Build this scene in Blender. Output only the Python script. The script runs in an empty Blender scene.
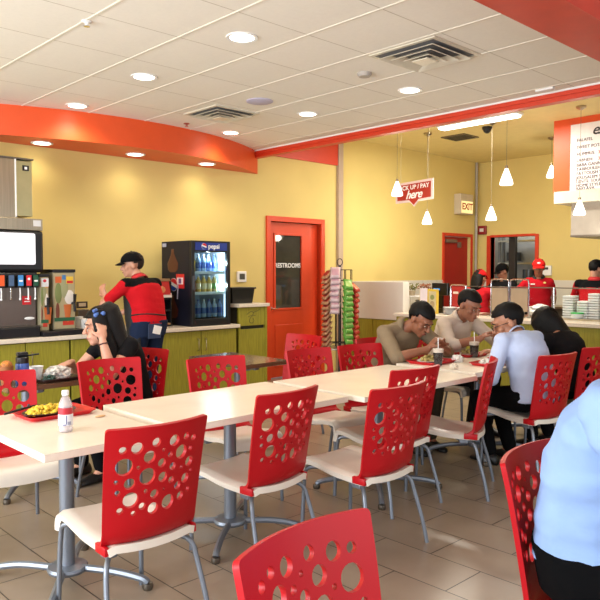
import bpy, bmesh, math, random
import numpy as np
from mathutils import Vector, Matrix, Euler, Quaternion
from mathutils.geometry import delaunay_2d_cdt
random.seed(7)
SC = bpy.context.scene
COL = SC.collection
PI = math.pi
R = math.radians
V = Vector

# ------------------------------------------------------------------ camera, world, exposure
cam_d = bpy.data.cameras.new('camera')
cam = bpy.data.objects.new('camera', cam_d); COL.objects.link(cam)
cam_d.sensor_width = 36.0
cam_d.lens = 692.0/600.0*36.0
cam_d.clip_start = 0.05
cam.location = (0, 0, 1.48)
_y, _p = R(46.5), R(2.37)
cam.rotation_euler = V((math.cos(_y)*math.cos(_p), math.sin(_y)*math.cos(_p), -math.sin(_p))).to_track_quat('-Z', 'Y').to_euler()
SC.camera = cam

world = bpy.data.worlds.new('world'); SC.world = world
world.use_nodes = True
bg = world.node_tree.nodes['Background']
bg.inputs['Color'].default_value = (0.86, 0.93, 1.0, 1)
bg.inputs['Strength'].default_value = 0.72

def area(name, loc, target, sx, sy, power, col):
    l = bpy.data.lights.new(name, 'AREA'); l.shape = 'RECTANGLE'; l.size = sx; l.size_y = sy
    l.energy = power; l.color = col
    o = bpy.data.objects.new(name, l); COL.objects.link(o); o.location = loc
    o.rotation_euler = (V(target)-V(loc)).to_track_quat('-Z', 'Y').to_euler()
    return o
# daylight through the shop windows: behind the camera and along the left end of the room
area('window_daylight', (-2.8, 3.2, 1.5), (1.2, 3.6, 3.3), 6.0, 2.0, 470, (0.9, 0.95, 1.0))
area('window_daylight', (2.0, -2.4, 1.5), (2.4, 2.5, 3.2), 6.5, 2.0, 85, (0.9, 0.95, 1.0))

SC.view_settings.view_transform = 'Standard'
SC.view_settings.look = 'None'
SC.view_settings.gamma = 1.0
SC.view_settings.use_curve_mapping = False
SC.view_settings.exposure = 0.03
LAMP_W, SPOT_COL = 36.0, (1.0, 0.89, 0.72)

# ------------------------------------------------------------------ materials
def lin(c):
    out = []
    for v in c[:3]:
        v /= 255.0
        out.append(v/12.92 if v <= 0.04045 else ((v+0.055)/1.055)**2.4)
    return tuple(out)+(1.0,)

def mat(name, rgb, rough=0.5, metal=0.0, var=0.04, vscale=8.0, bump=0.0, bscale=60.0, coat=0.0, emit=0.0, trans=0.0, stretch=None, spec=0.5):
    m = bpy.data.materials.new(name); m.use_nodes = True
    nt = m.node_tree; b = nt.nodes['Principled BSDF']
    c = lin(rgb)
    b.inputs['Roughness'].default_value = rough
    b.inputs['Metallic'].default_value = metal
    b.inputs['Specular IOR Level'].default_value = spec
    if coat: b.inputs['Coat Weight'].default_value = coat; b.inputs['Coat Roughness'].default_value = 0.08
    if trans: b.inputs['Transmission Weight'].default_value = trans
    if emit:
        b.inputs['Emission Color'].default_value = c; b.inputs['Emission Strength'].default_value = emit
    tc = nt.nodes.new('ShaderNodeTexCoord')
    vec = tc.outputs['Object']
    if stretch:
        mp = nt.nodes.new('ShaderNodeMapping'); mp.inputs['Scale'].default_value = stretch
        nt.links.new(vec, mp.inputs['Vector']); vec = mp.outputs['Vector']
    if var > 0:
        n = nt.nodes.new('ShaderNodeTexNoise'); n.inputs['Scale'].default_value = vscale; n.inputs['Detail'].default_value = 4
        nt.links.new(vec, n.inputs['Vector'])
        r = nt.nodes.new('ShaderNodeValToRGB')
        r.color_ramp.elements[0].position = 0.3; r.color_ramp.elements[1].position = 0.7
        r.color_ramp.elements[0].color = tuple(max(0, v*(1-var*2)) for v in c[:3])+(1,)
        r.color_ramp.elements[1].color = tuple(min(1, v*(1+var)) for v in c[:3])+(1,)
        nt.links.new(n.outputs['Fac'], r.inputs['Fac']); nt.links.new(r.outputs['Color'], b.inputs['Base Color'])
    else:
        b.inputs['Base Color'].default_value = c
    if bump > 0:
        n2 = nt.nodes.new('ShaderNodeTexNoise'); n2.inputs['Scale'].default_value = bscale; n2.inputs['Detail'].default_value = 3
        nt.links.new(vec, n2.inputs['Vector'])
        bp = nt.nodes.new('ShaderNodeBump'); bp.inputs['Strength'].default_value = bump; bp.inputs['Distance'].default_value = 0.01
        nt.links.new(n2.outputs['Fac'], bp.inputs['Height']); nt.links.new(bp.outputs['Normal'], b.inputs['Normal'])
    return m

def emat(name, rgb, s):
    m = bpy.data.materials.new(name); m.use_nodes = True
    nt = m.node_tree; nt.nodes.clear()
    e = nt.nodes.new('ShaderNodeEmission'); e.inputs['Color'].default_value = lin(rgb); e.inputs['Strength'].default_value = s
    o = nt.nodes.new('ShaderNodeOutputMaterial'); nt.links.new(e.outputs[0], o.inputs[0])
    return m

def brick_mat(name, rgb1, rgb2, mortar, w, h, off, msize, phase, rot, rough, var=0.1, bump=0.2, nscale=3.0):
    m = bpy.data.materials.new(name); m.use_nodes = True
    nt = m.node_tree; b = nt.nodes['Principled BSDF']
    tc = nt.nodes.new('ShaderNodeTexCoord'); mp = nt.nodes.new('ShaderNodeMapping')
    mp.inputs['Location'].default_value = phase; mp.inputs['Rotation'].default_value = (0, 0, rot)
    nt.links.new(tc.outputs['Object'], mp.inputs['Vector'])
    br = nt.nodes.new('ShaderNodeTexBrick')
    br.offset = off; br.offset_frequency = 2; br.squash = 1.0
    br.inputs['Scale'].default_value = 1.0
    br.inputs['Brick Width'].default_value = w; br.inputs['Row Height'].default_value = h
    br.inputs['Mortar Size'].default_value = msize; br.inputs['Mortar Smooth'].default_value = 0.3
    br.inputs['Color1'].default_value = lin(rgb1); br.inputs['Color2'].default_value = lin(rgb2); br.inputs['Mortar'].default_value = lin(mortar)
    nt.links.new(mp.outputs['Vector'], br.inputs['Vector'])
    n = nt.nodes.new('ShaderNodeTexNoise'); n.inputs['Scale'].default_value = nscale; n.inputs['Detail'].default_value = 6
    nt.links.new(tc.outputs['Object'], n.inputs['Vector'])
    mx = nt.nodes.new('ShaderNodeMixRGB'); mx.blend_type = 'MULTIPLY'; mx.inputs['Fac'].default_value = var*4
    r = nt.nodes.new('ShaderNodeValToRGB'); r.color_ramp.elements[0].color = (0.62, 0.6, 0.58, 1); r.color_ramp.elements[1].color = (1, 1, 1, 1)
    r.color_ramp.elements[0].position = 0.25; r.color_ramp.elements[1].position = 0.65
    nt.links.new(n.outputs['Fac'], r.inputs['Fac'])
    nt.links.new(br.outputs['Color'], mx.inputs['Color1']); nt.links.new(r.outputs['Color'], mx.inputs['Color2'])
    nt.links.new(mx.outputs['Color'], b.inputs['Base Color'])
    bp = nt.nodes.new('ShaderNodeBump'); bp.inputs['Strength'].default_value = bump; bp.inputs['Distance'].default_value = 0.004; bp.invert = True
    nt.links.new(br.outputs['Fac'], bp.inputs['Height']); nt.links.new(bp.outputs['Normal'], b.inputs['Normal'])
    b.inputs['Roughness'].default_value = rough
    return m

M = {}
M['wall'] = mat('yellow_wall_paint', (224, 201, 124), 0.75, var=0.02, vscale=2, bump=0.05, bscale=180)
M['orange'] = mat('orange_paint', (228, 84, 32), 0.42, var=0.02)
M['redpaint'] = mat('red_orange_paint', (214, 62, 32), 0.45, var=0.02)
M['door'] = mat('orange_red_door_paint', (222, 70, 28), 0.4, var=0.02)
M['floor'] = brick_mat('floor_tiles', (148, 130, 112), (158, 140, 121), (58, 48, 40), 0.6, 0.3, 0.5, 0.0035, (0.02, 0.045, 0), R(90), 0.32, 0.13, 0.3)
M['ceil'] = brick_mat('ceiling_tiles', (243, 238, 226), (240, 235, 222), (196, 187, 168), 0.60, 0.635, 0.0, 0.0045, (-0.27, -0.195, 0), 0, 0.9, 0.02, 0.35, 40)
M['kceil'] = mat('kitchen_ceiling_paint', (234, 216, 150), 0.8, var=0.02)
M['fascia_white'] = mat('white_metal_edge', (240, 240, 236), 0.4, var=0.01)
M['white_tile'] = brick_mat('white_wall_tiles', (226, 222, 212), (222, 218, 208), (180, 176, 166), 0.4, 0.4, 0.0, 0.004, (0, 0, 0), 0, 0.3, 0.02, 0.1)
M['white_panel'] = mat('white_half_wall_panel', (226, 222, 212), 0.4, var=0.01)
M['grey_post'] = mat('grey_pink_corner_guard', (186, 164, 142), 0.5, var=0.02)
M['green'] = mat('olive_green_laminate', (154, 146, 46), 0.42, var=0.12, vscale=5, stretch=(14, 14, 1.2))
M['green_dark'] = mat('dark_cabinet_gap', (42, 38, 22), 0.7)
M['counter'] = mat('cream_counter_top', (228, 216, 198), 0.25, var=0.04, vscale=60)
M['red'] = mat('red_plastic', (182, 9, 22), 0.42, var=0.015, vscale=4, spec=0.35)
M['seat'] = mat('white_seat_plastic', (232, 222, 208), 0.35, var=0.015)
M['tube'] = mat('grey_powder_coated_tube', (126, 132, 142), 0.35, 0.55, var=0.02)
M['tabletop'] = mat('cream_laminate_table', (242, 232, 214), 0.27, var=0.03, vscale=5)
M['tableedge'] = mat('white_table_edge', (238, 234, 226), 0.35, var=0.01)
M['browntop'] = mat('brown_wood_table', (112, 84, 62), 0.15, var=0.1, vscale=3, stretch=(1, 12, 12), coat=0.3)
M['brownedge'] = mat('brown_table_edge', (150, 116, 86), 0.4)
M['steel'] = mat('brushed_steel', (188, 174, 148), 0.28, 1.0, var=0.06, vscale=4, stretch=(20, 20, 0.6))
M['steel_dark'] = mat('dark_steel', (120, 112, 102), 0.35, 0.9, var=0.05)
M['chrome'] = mat('chrome', (220, 220, 222), 0.12, 1.0, var=0.0)
M['black'] = mat('black_plastic', (18, 18, 20), 0.35, var=0.02)
M['blackm'] = mat('matte_black', (14, 14, 15), 0.7, var=0.02)
M['navy'] = mat('dark_navy_panel', (17, 19, 36), 0.4, var=0.03, spec=0.3)
M['white'] = mat('white_plastic', (238, 238, 236), 0.4, var=0.01)
M['paper'] = mat('white_paper', (240, 238, 232), 0.8, var=0.02)
M['glass_dark'] = mat('dark_door_glass', (64, 62, 54), 0.04, var=0.15, vscale=3)
M['lamp'] = emat('lamp_glow', (255, 244, 222), 9.0)
M['pend'] = emat('pendant_glow', (255, 246, 226), 3.2)
M['strip'] = emat('fluorescent_glow', (255, 252, 244), 5.0)
M['screen'] = emat('lit_panel_glow', (255, 250, 252), 1.35)
M['exitglow'] = emat('exit_glow', (255, 226, 150), 1.3)
M['blueglow'] = emat('blue_display_glow', (70, 160, 240), 1.2)
M['fridgeglow'] = emat('fridge_light', (205, 228, 255), 2.2)
M['speaker'] = mat('lavender_grille', (190, 184, 206), 0.7, var=0.03)
def glass(name, tint=(235, 245, 242), rough=0.02, alpha=0.18):
    m = bpy.data.materials.new(name); m.use_nodes = True
    nt = m.node_tree; nt.nodes.clear()
    t = nt.nodes.new('ShaderNodeBsdfTransparent'); t.inputs[0].default_value = lin(tint)
    g = nt.nodes.new('ShaderNodeBsdfGlossy'); g.inputs['Roughness'].default_value = rough
    lw = nt.nodes.new('ShaderNodeLayerWeight'); lw.inputs['Blend'].default_value = alpha
    mx = nt.nodes.new('ShaderNodeMixShader'); o = nt.nodes.new('ShaderNodeOutputMaterial')
    nt.links.new(lw.outputs['Fresnel'], mx.inputs[0]); nt.links.new(t.outputs[0], mx.inputs[1]); nt.links.new(g.outputs[0], mx.inputs[2])
    nt.links.new(mx.outputs[0], o.inputs[0])
    return m
M['glass'] = glass('clear_glass')
M['guard'] = glass('sneeze_guard_glass', (252, 254, 254), 0.02, 0.10)
def milky(name, rgb, clear):
    m = bpy.data.materials.new(name); m.use_nodes = True
    nt = m.node_tree; b = nt.nodes['Principled BSDF']; o = nt.nodes['Material Output']
    b.inputs['Base Color'].default_value = lin(rgb); b.inputs['Roughness'].default_value = 0.12
    t = nt.nodes.new('ShaderNodeBsdfTransparent'); mx = nt.nodes.new('ShaderNodeMixShader'); mx.inputs[0].default_value = clear
    nt.links.new(b.outputs[0], mx.inputs[1]); nt.links.new(t.outputs[0], mx.inputs[2]); nt.links.new(mx.outputs[0], o.inputs[0])
    return m
M['clearplastic'] = milky('clear_plastic', (226, 214, 216), 0.66)
M['cupplastic'] = milky('clear_cup_plastic', (240, 236, 232), 0.97)
def cm(rgb, rough=0.5, **k):
    key = ('c',)+tuple(rgb)+(rough,)
    if key not in M: M[key] = mat('colour_%d_%d_%d' % tuple(rgb), rgb, rough, **k)
    return M[key]

# ------------------------------------------------------------------ mesh helpers
def obj(name, bm, m, parent=None, smooth=False, loc=None, rot=None):
    me = bpy.data.meshes.new(name)
    if isinstance(bm, bmesh.types.BMesh):
        bmesh.ops.recalc_face_normals(bm, faces=bm.faces[:])
        bm.to_mesh(me); bm.free()
    else:
        me = bm
    me.materials.clear()
    for mm in (m if isinstance(m, (list, tuple)) else [m]):
        me.materials.append(mm)
    if smooth:
        for p in me.polygons: p.use_smooth = True
        if smooth != 'all':
            try: me.set_sharp_from_angle(angle=R(40))
            except Exception: pass
    o = bpy.data.objects.new(name, me); COL.objects.link(o)
    if parent: o.parent = parent
    if loc is not None: o.location = loc
    if rot is not None: o.rotation_euler = rot
    return o

def tag(o, label, cat, group=None, kind=None):
    if label: o['label'] = label
    if cat: o['category'] = cat
    if group: o['group'] = group
    if kind: o['kind'] = kind
    return o

def thing(name, label, cat, loc=(0, 0, 0), rz=0.0, group=None):
    o = bpy.data.objects.new(name, None); COL.objects.link(o)
    o.empty_display_size = 0.1
    o.location = loc; o.rotation_euler = (0, 0, rz)
    return tag(o, label, cat, group)

def struct(name, bm, m, label, cat, **k):
    o = obj(name, bm, m, **k); o['kind'] = 'structure'
    return tag(o, label, cat)

def dup(root, loc=None, rz=None, label=None, group=None):
    r = root.copy(); COL.objects.link(r)
    if loc is not None: r.location = loc
    if rz is not None: r.rotation_euler = (0, 0, rz)
    if label: r['label'] = label
    if group: r['group'] = group
    for ch in root.children:
        c = ch.copy(); COL.objects.link(c); c.parent = r
        for g in ch.children:
            d = g.copy(); COL.objects.link(d); d.parent = c
    return r

def B(): return bmesh.new()

def box(bm, x0, x1, y0, y1, z0, z1, bev=0.0, mi=0, rz=0.0):
    g = bmesh.ops.create_cube(bm, size=1.0)
    vs = g['verts']
    bmesh.ops.scale(bm, vec=(x1-x0, y1-y0, z1-z0), verts=vs)
    if rz: bmesh.ops.rotate(bm, cent=(0, 0, 0), matrix=Matrix.Rotation(rz, 3, 'Z'), verts=vs)
    bmesh.ops.translate(bm, vec=((x0+x1)/2, (y0+y1)/2, (z0+z1)/2), verts=vs)
    fs = set(f for v in vs for f in v.link_faces)
    for f in fs: f.material_index = mi
    if bev > 0:
        es = list(set(e for v in vs for e in v.link_edges))
        r = bmesh.ops.bevel(bm, geom=es, offset=bev, segments=2, profile=0.5, affect='EDGES')
        for f in r['faces']: f.material_index = mi
    return bm

def frame_of(d):
    d = d.normalized()
    a = V((0, 0, 1)) if abs(d.z) < 0.9 else V((1, 0, 0))
    x = d.cross(a).normalized(); y = d.cross(x).normalized()
    return x, y

def loft(bm, rings, cap=True, mi=0, close=False):
    vr = [[bm.verts.new(p) for p in r] for r in rings]
    n = len(rings[0]); fs = []
    rng = range(len(vr)) if close else range(len(vr)-1)
    for i in rng:
        a = vr[i]; b = vr[(i+1) % len(vr)]
        for j in range(n):
            k = (j+1) % n
            fs.append(bm.faces.new((a[j], a[k], b[k], b[j])))
    if cap and not close:
        fs.append(bm.faces.new(vr[0][::-1])); fs.append(bm.faces.new(vr[-1]))
    for f in fs: f.material_index = mi
    return bm

def tube(bm, pts, r, n=8, mi=0, close=False):
    pts = [V(p) for p in pts]; N = len(pts)
    rings = []; x = None
    for i, p in enumerate(pts):
        if close: d = pts[(i+1) % N]-pts[i-1]
        else: d = pts[min(i+1, N-1)]-pts[max(i-1, 0)]
        d = d.normalized() if d.length > 1e-9 else V((0, 0, 1))
        if x is None: x, y = frame_of(d)
        else:
            x = (x - d*x.dot(d))
            x = x.normalized() if x.length > 1e-6 else frame_of(d)[0]
            y = d.cross(x)
        rr = r[i] if isinstance(r, (list, tuple)) else r
        rings.append([p + (x*math.cos(2*PI*j/n) + y*math.sin(2*PI*j/n))*rr for j in range(n)])
    return loft(bm, rings, True, mi, close)

def smooth_path(pts, n=6):
    pts = [V(p) for p in pts]; out = []
    for i in range(len(pts)-1):
        p0 = pts[max(i-1, 0)]; p1 = pts[i]; p2 = pts[i+1]; p3 = pts[min(i+2, len(pts)-1)]
        for k in range(n):
            t = k/n
            out.append(0.5*((2*p1)+(p2-p0)*t+(2*p0-5*p1+4*p2-p3)*t*t+(3*p1-p0-3*p2+p3)*t**3))
    out.append(pts[-1]); return out

def lathe(bm, prof, n=20, c=(0, 0, 0), mi=0):
    rings = [[(c[0]+r*math.cos(2*PI*j/n), c[1]+r*math.sin(2*PI*j/n), c[2]+z) for j in range(n)] for r, z in prof]
    return loft(bm, rings, True, mi)

def cyl(bm, p0, p1, r, n=16, mi=0):
    return tube(bm, [p0, p1], r, n, mi)

def ball(bm, c, rad, n=14, mi=0, m3=None):
    g = bmesh.ops.create_uvsphere(bm, u_segments=n, v_segments=max(6, n*2//3), radius=1.0)
    rad = rad if isinstance(rad, (tuple, list)) else (rad,)*3
    bmesh.ops.scale(bm, vec=rad, verts=g['verts'])
    if m3 is not None: bmesh.ops.transform(bm, matrix=m3.to_4x4(), verts=g['verts'])
    bmesh.ops.translate(bm, vec=c, verts=g['verts'])
    for v in g['verts']:
        for f in v.link_faces: f.material_index = mi
    return bm

def prism(bm, pts, z0, z1, mi=0):
    return loft(bm, [[(x, y, z0) for x, y in pts], [(x, y, z1) for x, y in pts]], True, mi)

def grid_shell(bm, f, us, vs, th, mi=0):
    """closed sheet of thickness th under the surface f(u, v)"""
    nu, nv = len(us), len(vs)
    P = [[V(f(u, v)) for v in vs] for u in us]
    top = [[None]*nv for _ in us]; bot = [[None]*nv for _ in us]
    for i in range(nu):
        for j in range(nv):
            a = P[min(i+1, nu-1)][j]-P[max(i-1, 0)][j]; b = P[i][min(j+1, nv-1)]-P[i][max(j-1, 0)]
            n = a.cross(b).normalized()
            top[i][j] = bm.verts.new(P[i][j]); bot[i][j] = bm.verts.new(P[i][j]-n*th)
    fs = []
    for i in range(nu-1):
        for j in range(nv-1):
            fs.append(bm.faces.new((top[i][j], top[i+1][j], top[i+1][j+1], top[i][j+1])))
            fs.append(bm.faces.new((bot[i][j], bot[i][j+1], bot[i+1][j+1], bot[i+1][j])))
    for i in range(nu-1):
        for j in (0, nv-1):
            fs.append(bm.faces.new((top[i][j], bot[i][j], bot[i+1][j], top[i+1][j])))
    for j in range(nv-1):
        for i in (0, nu-1):
            fs.append(bm.faces.new((top[i][j], top[i][j+1], bot[i][j+1], bot[i][j])))
    for q in fs: q.material_index = mi
    return bm

def lspace(a, b, n): return [a+(b-a)*i/(n-1) for i in range(n)]

def text_mesh(body, size, shear=0.0, extrude=0.0015, bold=0.0, align='CENTER', space=1.0):
    c = bpy.data.curves.new('lettering', 'FONT')
    c.body = body; c.size = size; c.shear = shear; c.extrude = extrude; c.offset = bold
    c.align_x = align; c.align_y = 'CENTER'; c.space_character = space; c.resolution_u = 3
    o = bpy.data.objects.new('lettering', c); COL.objects.link(o)
    bpy.context.view_layer.update()
    dg = bpy.context.evaluated_depsgraph_get()
    me = bpy.data.meshes.new_from_object(o.evaluated_get(dg))
    bpy.data.objects.remove(o); bpy.data.curves.remove(c)
    return me

def text(body, size, loc, rot, m, parent=None, name='lettering', **k):
    return obj(name, text_mesh(body, size, **k), m, parent, loc=loc, rot=rot)

FACE_Y = (R(90), 0, 0)          # reads from -Y
FACE_X = (R(90), 0, R(-90))     # reads from -X

# ------------------------------------------------------------------ setting
YW, XK, ZC, ZK, XF = 7.10, 11.30, 3.06, 3.48, 5.84
bm = B(); box(bm, -3.2, 12.6, -3.0, 8.3, -0.1, 0.0)
struct('floor', bm, M['floor'], 'beige stone tile floor laid in running bond', 'floor')
bm = B(); box(bm, -3.2, XF, -3.0, YW+0.1, ZC, ZC+0.08)
struct('ceiling', bm, M['ceil'], 'cream suspended tile ceiling over the dining area', 'ceiling')
bm = B()
for k in range(-8, 7): box(bm, 2.07+0.6*k-0.009, 2.07+0.6*k+0.009, -3.0, YW, ZC-0.004, ZC)
struct('trim_10', bm, mat('ceiling_bar_paint', (232, 225, 208), 0.9), 'pale metal bars of the ceiling tile grid', 'ceiling grid')
bm = B(); box(bm, XF, XK+1.3, -3.0, YW+1.2, ZK, ZK+0.08)
struct('ceiling_kitchen', bm, M['kceil'], 'higher yellow ceiling above the service counter', 'ceiling')
# left wall (plane Y = YW) with the restroom door and the red service door
D1 = (6.17, 7.14, 2.16); D2 = (10.22, 11.06, 2.11)
bm = B()
for x0, x1, z0, z1 in ((-3.2, D1[0], 0, ZK), (D1[0], D1[1], D1[2], ZK), (D1[1], D2[0], 0, ZK), (D2[0], D2[1], D2[2], ZK), (D2[1], XK+0.12, 0, ZK)):
    box(bm, x0, x1, YW, YW+0.12, z0, z1)
struct('wall_left', bm, M['wall'], 'long yellow painted wall behind the drinks counter', 'wall')
DK = (5.94, 6.82, 2.10)
bm = B()
for y0, y1, z0, z1 in ((DK[1], YW, 0, ZK), (DK[0], DK[1], DK[2], ZK), (-3.0, DK[0], 0, ZK)):
    box(bm, XK, XK+0.12, y0, y1, z0, z1)
struct('wall_back', bm, M['wall'], 'yellow wall behind the kitchen staff', 'wall')
# back kitchen seen through the opening
bm = B(); box(bm, XK+1.2, XK+1.3, 5.0, 8.2, 0, ZK); box(bm, XK+0.12, XK+1.2, 7.9, 8.0, 0, ZK); box(bm, XK+0.12, XK+1.2, 5.0, 5.1, 0, ZK)
struct('wall_kitchen', bm, cm((150, 150, 146), 0.5), 'grey wall of the back kitchen seen through the opening', 'wall')
# soffit with a curved front over the drinks counter
cx, cyc, rad = 3.9, 6.44+3.55, 3.55
arc = []
for k in range(41):
    x = cx-2.06+4.12*k/40
    arc.append((x, cyc-math.sqrt(rad*rad-(x-cx)**2)))
arc = [(x, min(y, YW)) for x, y in arc]
bm = B(); prism(bm, arc+[(arc[-1][0], YW+0.01), (arc[0][0], YW+0.01)], 2.77, ZC)
struct('trim_1', bm, M['orange'], 'curved orange soffit hung below the ceiling over the drinks counter', 'soffit', smooth=True)
# ceiling edge between the two ceilings
bm = B(); box(bm, XF, XF+0.03, -3, YW, ZC-0.015, ZC+0.05)
struct('trim_2', bm, M['fascia_white'], 'thin white metal edge strip along the ceiling drop', 'trim')
bm = B(); box(bm, XF+0.03, XF+0.12, -3, YW, ZC-0.09, ZK); box(bm, XF+0.012, XF+0.05, -3, YW, ZC-0.05, ZC-0.015); box(bm, XF+0.1, XF+0.22, -3, YW, ZC-0.055, ZK)
struct('trim_3', bm, M['redpaint'], 'red orange fascia below the white ceiling edge', 'trim')
bm = B(); box(bm, XF+0.1, 7.48, YW-0.03, YW, 3.04, ZK)
struct('trim_4', bm, M['redpaint'], 'red painted band high on the wall above the restroom door', 'trim')
bm = B(); box(bm, 7.48, 7.58, YW-0.05, YW, 0, ZK, 0.004)
struct('trim_5', bm, M['grey_post'], 'narrow beige grey post on the yellow wall beside the snack rack', 'post')
# orange beam near the camera, top right
bm = B(); box(bm, -1.0, XF, 1.50, 1.79, 2.72, ZC)
struct('trim_6', bm, cm((196, 50, 26), 0.45), 'red beam crossing the ceiling at upper right', 'beam')
# white tile wainscot of the kitchen
bm = B(); box(bm, 7.75, D2[0]-0.03, YW-0.015, YW, 0, 1.33); box(bm, D2[1]+0.03, XK, YW-0.015, YW, 0, 1.33)
box(bm, XK-0.015, XK, -3, DK[0]-0.08, 0, 1.33); box(bm, XK-0.015, XK, DK[1]+0.08, YW, 0, 1.33)
struct('trim_7', bm, M['white_tile'], 'white tiles on the lower walls of the kitchen', 'wainscot')
bm = B(); box(bm, 7.70, 7.84, 6.02, YW-0.06, 0.79, 1.33, 0.004)
struct('trim_8', bm, M['white_panel'], 'plain white upper panel of the half wall by the snack rack', 'half wall')
bm = B()
for y0, y1 in ((6.64, YW-0.06), (6.02, 6.58)): box(bm, 7.71, 7.83, y0, y1, 0.1, 0.785, 0.002)
box(bm, 7.705, 7.835, 6.585, 6.635, 0, 0.785, mi=1); box(bm, 7.74, 7.83, 6.02, YW-0.06, 0, 0.1, mi=2)
struct('trim_9', bm, [M['green'], M['white_panel'], M['green_dark']], 'olive green lower panels of the half wall with white battens', 'half wall')
bm = B(); cyl(bm, (11.2, YW-0.03, 0), (11.2, YW-0.03, ZK), 0.025, 10)
tag(obj('pipe_conduit', bm, cm((176, 170, 158), 0.4), smooth=True), 'grey vertical conduit pipe in the far wall corner', 'pipe')

# door 1, restrooms
d = thing('door_1', 'orange restroom door with tall dark glass pane', 'door', (D1[0], YW, 0)); d['kind'] = 'structure'
W, Hh = D1[1]-D1[0], D1[2]
bm = B(); box(bm, -0.07, 0.0, -0.03, 0.12, 0, Hh+0.07, 0.004); box(bm, W, W+0.07, -0.03, 0.12, 0, Hh+0.07, 0.004); box(bm, 0, W, -0.03, 0.12, Hh, Hh+0.07, 0.004)
obj('door_frame', bm, M['door'], d)
bm = B(); y0, y1 = 0.055, 0.1
gx0, gx1, gz0, gz1 = 0.15, 0.64, 0.97, 1.98
LW = 0.80
for a in ((0.003, gx0, 0.01, Hh-0.005), (gx1, LW, 0.01, Hh-0.005), (gx0, gx1, gz1, Hh-0.005), (gx0, gx1, 0.01, gz0)):
    box(bm, a[0], a[1], y0, y1, a[2], a[3])
for a in ((gx0-0.03, gx0, gz0-0.03, gz1+0.03), (gx1, gx1+0.03, gz0-0.03, gz1+0.03), (gx0, gx1, gz1, gz1+0.03), (gx0, gx1, gz0-0.03, gz0)):
    box(bm, a[0], a[1], y0-0.012, y0+0.01, a[2], a[3], 0.003)
box(bm, 0.14, 0.66, y0-0.008, y0+0.01, 0.15, 0.74, 0.006)
box(bm, LW+0.003, W-0.002, y0+0.01, y1, 0.01, Hh-0.005)
leaf = obj('door_leaf', bm, M['door'], d)
bm = B(); box(bm, gx0, gx1, 0.07, 0.08, gz0, gz1)
pane = obj('glass_pane', bm, M['glass_dark'], leaf); pane['label'] = 'dark glass pane lettered RESTROOMS'
text('RESTROOMS', 0.088, ((gx0+gx1)/2, 0.066, 1.56), FACE_Y, cm((235, 235, 235), 0.6), leaf, bold=0.002)
bm = B(); lathe(bm, [(0.001, 0), (0.028, 0), (0.028, 0.008), (0.001, 0.012)], 14)
tube(bm, [(0, 0, 0), (0, 0, 0.05), (0.1, 0, 0.052)], 0.010, 8)
obj('door_handle', bm, M['chrome'], leaf, True, loc=(0.06, y0, 0.97), rot=(R(90), 0, 0))

# door 2, red service door on the same wall, far end
d = thing('door_2', 'plain dark red door beside the exit sign', 'door', (D2[0], YW, 0)); d['kind'] = 'structure'
W, Hh = D2[1]-D2[0], D2[2]
bm = B(); box(bm, -0.05, 0, -0.02, 0.12, 0, Hh+0.05); box(bm, W, W+0.05, -0.02, 0.12, 0, Hh+0.05); box(bm, 0, W, -0.02, 0.12, Hh, Hh+0.05)
obj('door_frame', bm, M['redpaint'], d)
bm = B(); box(bm, 0.004, W*0.55, 0.05, 0.09, 0.01, Hh-0.01); box(bm, W*0.55+0.004, W-0.004, 0.06, 0.1, 0.01, Hh-0.01)
lf = obj('door_leaf', bm, cm((168, 34, 24), 0.45), d)
bm = B(); box(bm, 0.1, 0.42, 0.0, 0.05, Hh-0.12, Hh-0.06, 0.008); box(bm, 0.5, 0.58, 0.02, 0.06, Hh-0.2, Hh-0.1, 0.006)
obj('door_closer', bm, cm((120, 96, 80), 0.5), lf)

# door 3, open passage to the back kitchen
d = thing('door_3', 'red framed opening to the back kitchen', 'door', (XK, DK[0], 0)); d['kind'] = 'structure'
W, Hh = DK[1]-DK[0], DK[2]
bm = B(); box(bm, -0.03, 0.13, -0.06, 0, 0, Hh+0.03); box(bm, -0.03, 0.13, W, W+0.07, 0, Hh+0.03); box(bm, -0.03, 0.13, 0, W, Hh, Hh+0.04)
obj('door_frame', bm, M['redpaint'], d)

# ------------------------------------------------------------------ ceiling fittings
def spot(parent, power, ang=150, blend=0.8, z=-0.03, col=SPOT_COL, rad=0.07):
    l = bpy.data.lights.new('bulb_light', 'SPOT'); l.energy = power; l.color = col
    l.spot_size = R(ang); l.spot_blend = blend; l.shadow_soft_size = rad
    o = bpy.data.objects.new('bulb_light', l); COL.objects.link(o); o.parent = parent; o.location = (0, 0, z)
def downlight(x, y, z, label, power, group):
    t = thing('ceiling_light', label, 'ceiling light', (x, y, z), group=group)
    bm = B()
    rings = [[(r*math.cos(2*PI*j/24), r*math.sin(2*PI*j/24), zz) for j in range(24)] for r, zz in ((0.082, 0.0), (0.108, 0.0), (0.106, -0.008), (0.084, -0.006))]
    loft(bm, rings, False, 0, True)
    obj('trim_ring', bm, M['fascia_white'], t, True)
    bm = B(); lathe(bm, [(0.083, -0.001), (0.08, -0.006), (0.001, -0.009)], 24)
    obj('lens', bm, M['lamp'], t, True)
    spot(t, power)
names = {(2.98, 3.71): 'round recessed light, nearest, at top centre of the ceiling', (3.0, 5.0): 'round recessed light in the ceiling left of the speaker, second row',
         (3.05, 6.30): 'round recessed light close to the curved orange soffit at left', (4.90, 3.77): 'round recessed light just beyond the large air vent',
         (4.89, 5.04): 'round recessed light in the ceiling between speaker and red fascia', (4.91, 6.32): 'round recessed light beside the small air vent, near the soffit'}
for (x, y), lb in names.items(): downlight(x, y, ZC, lb, LAMP_W, 'recessed dining ceiling lights')
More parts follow.
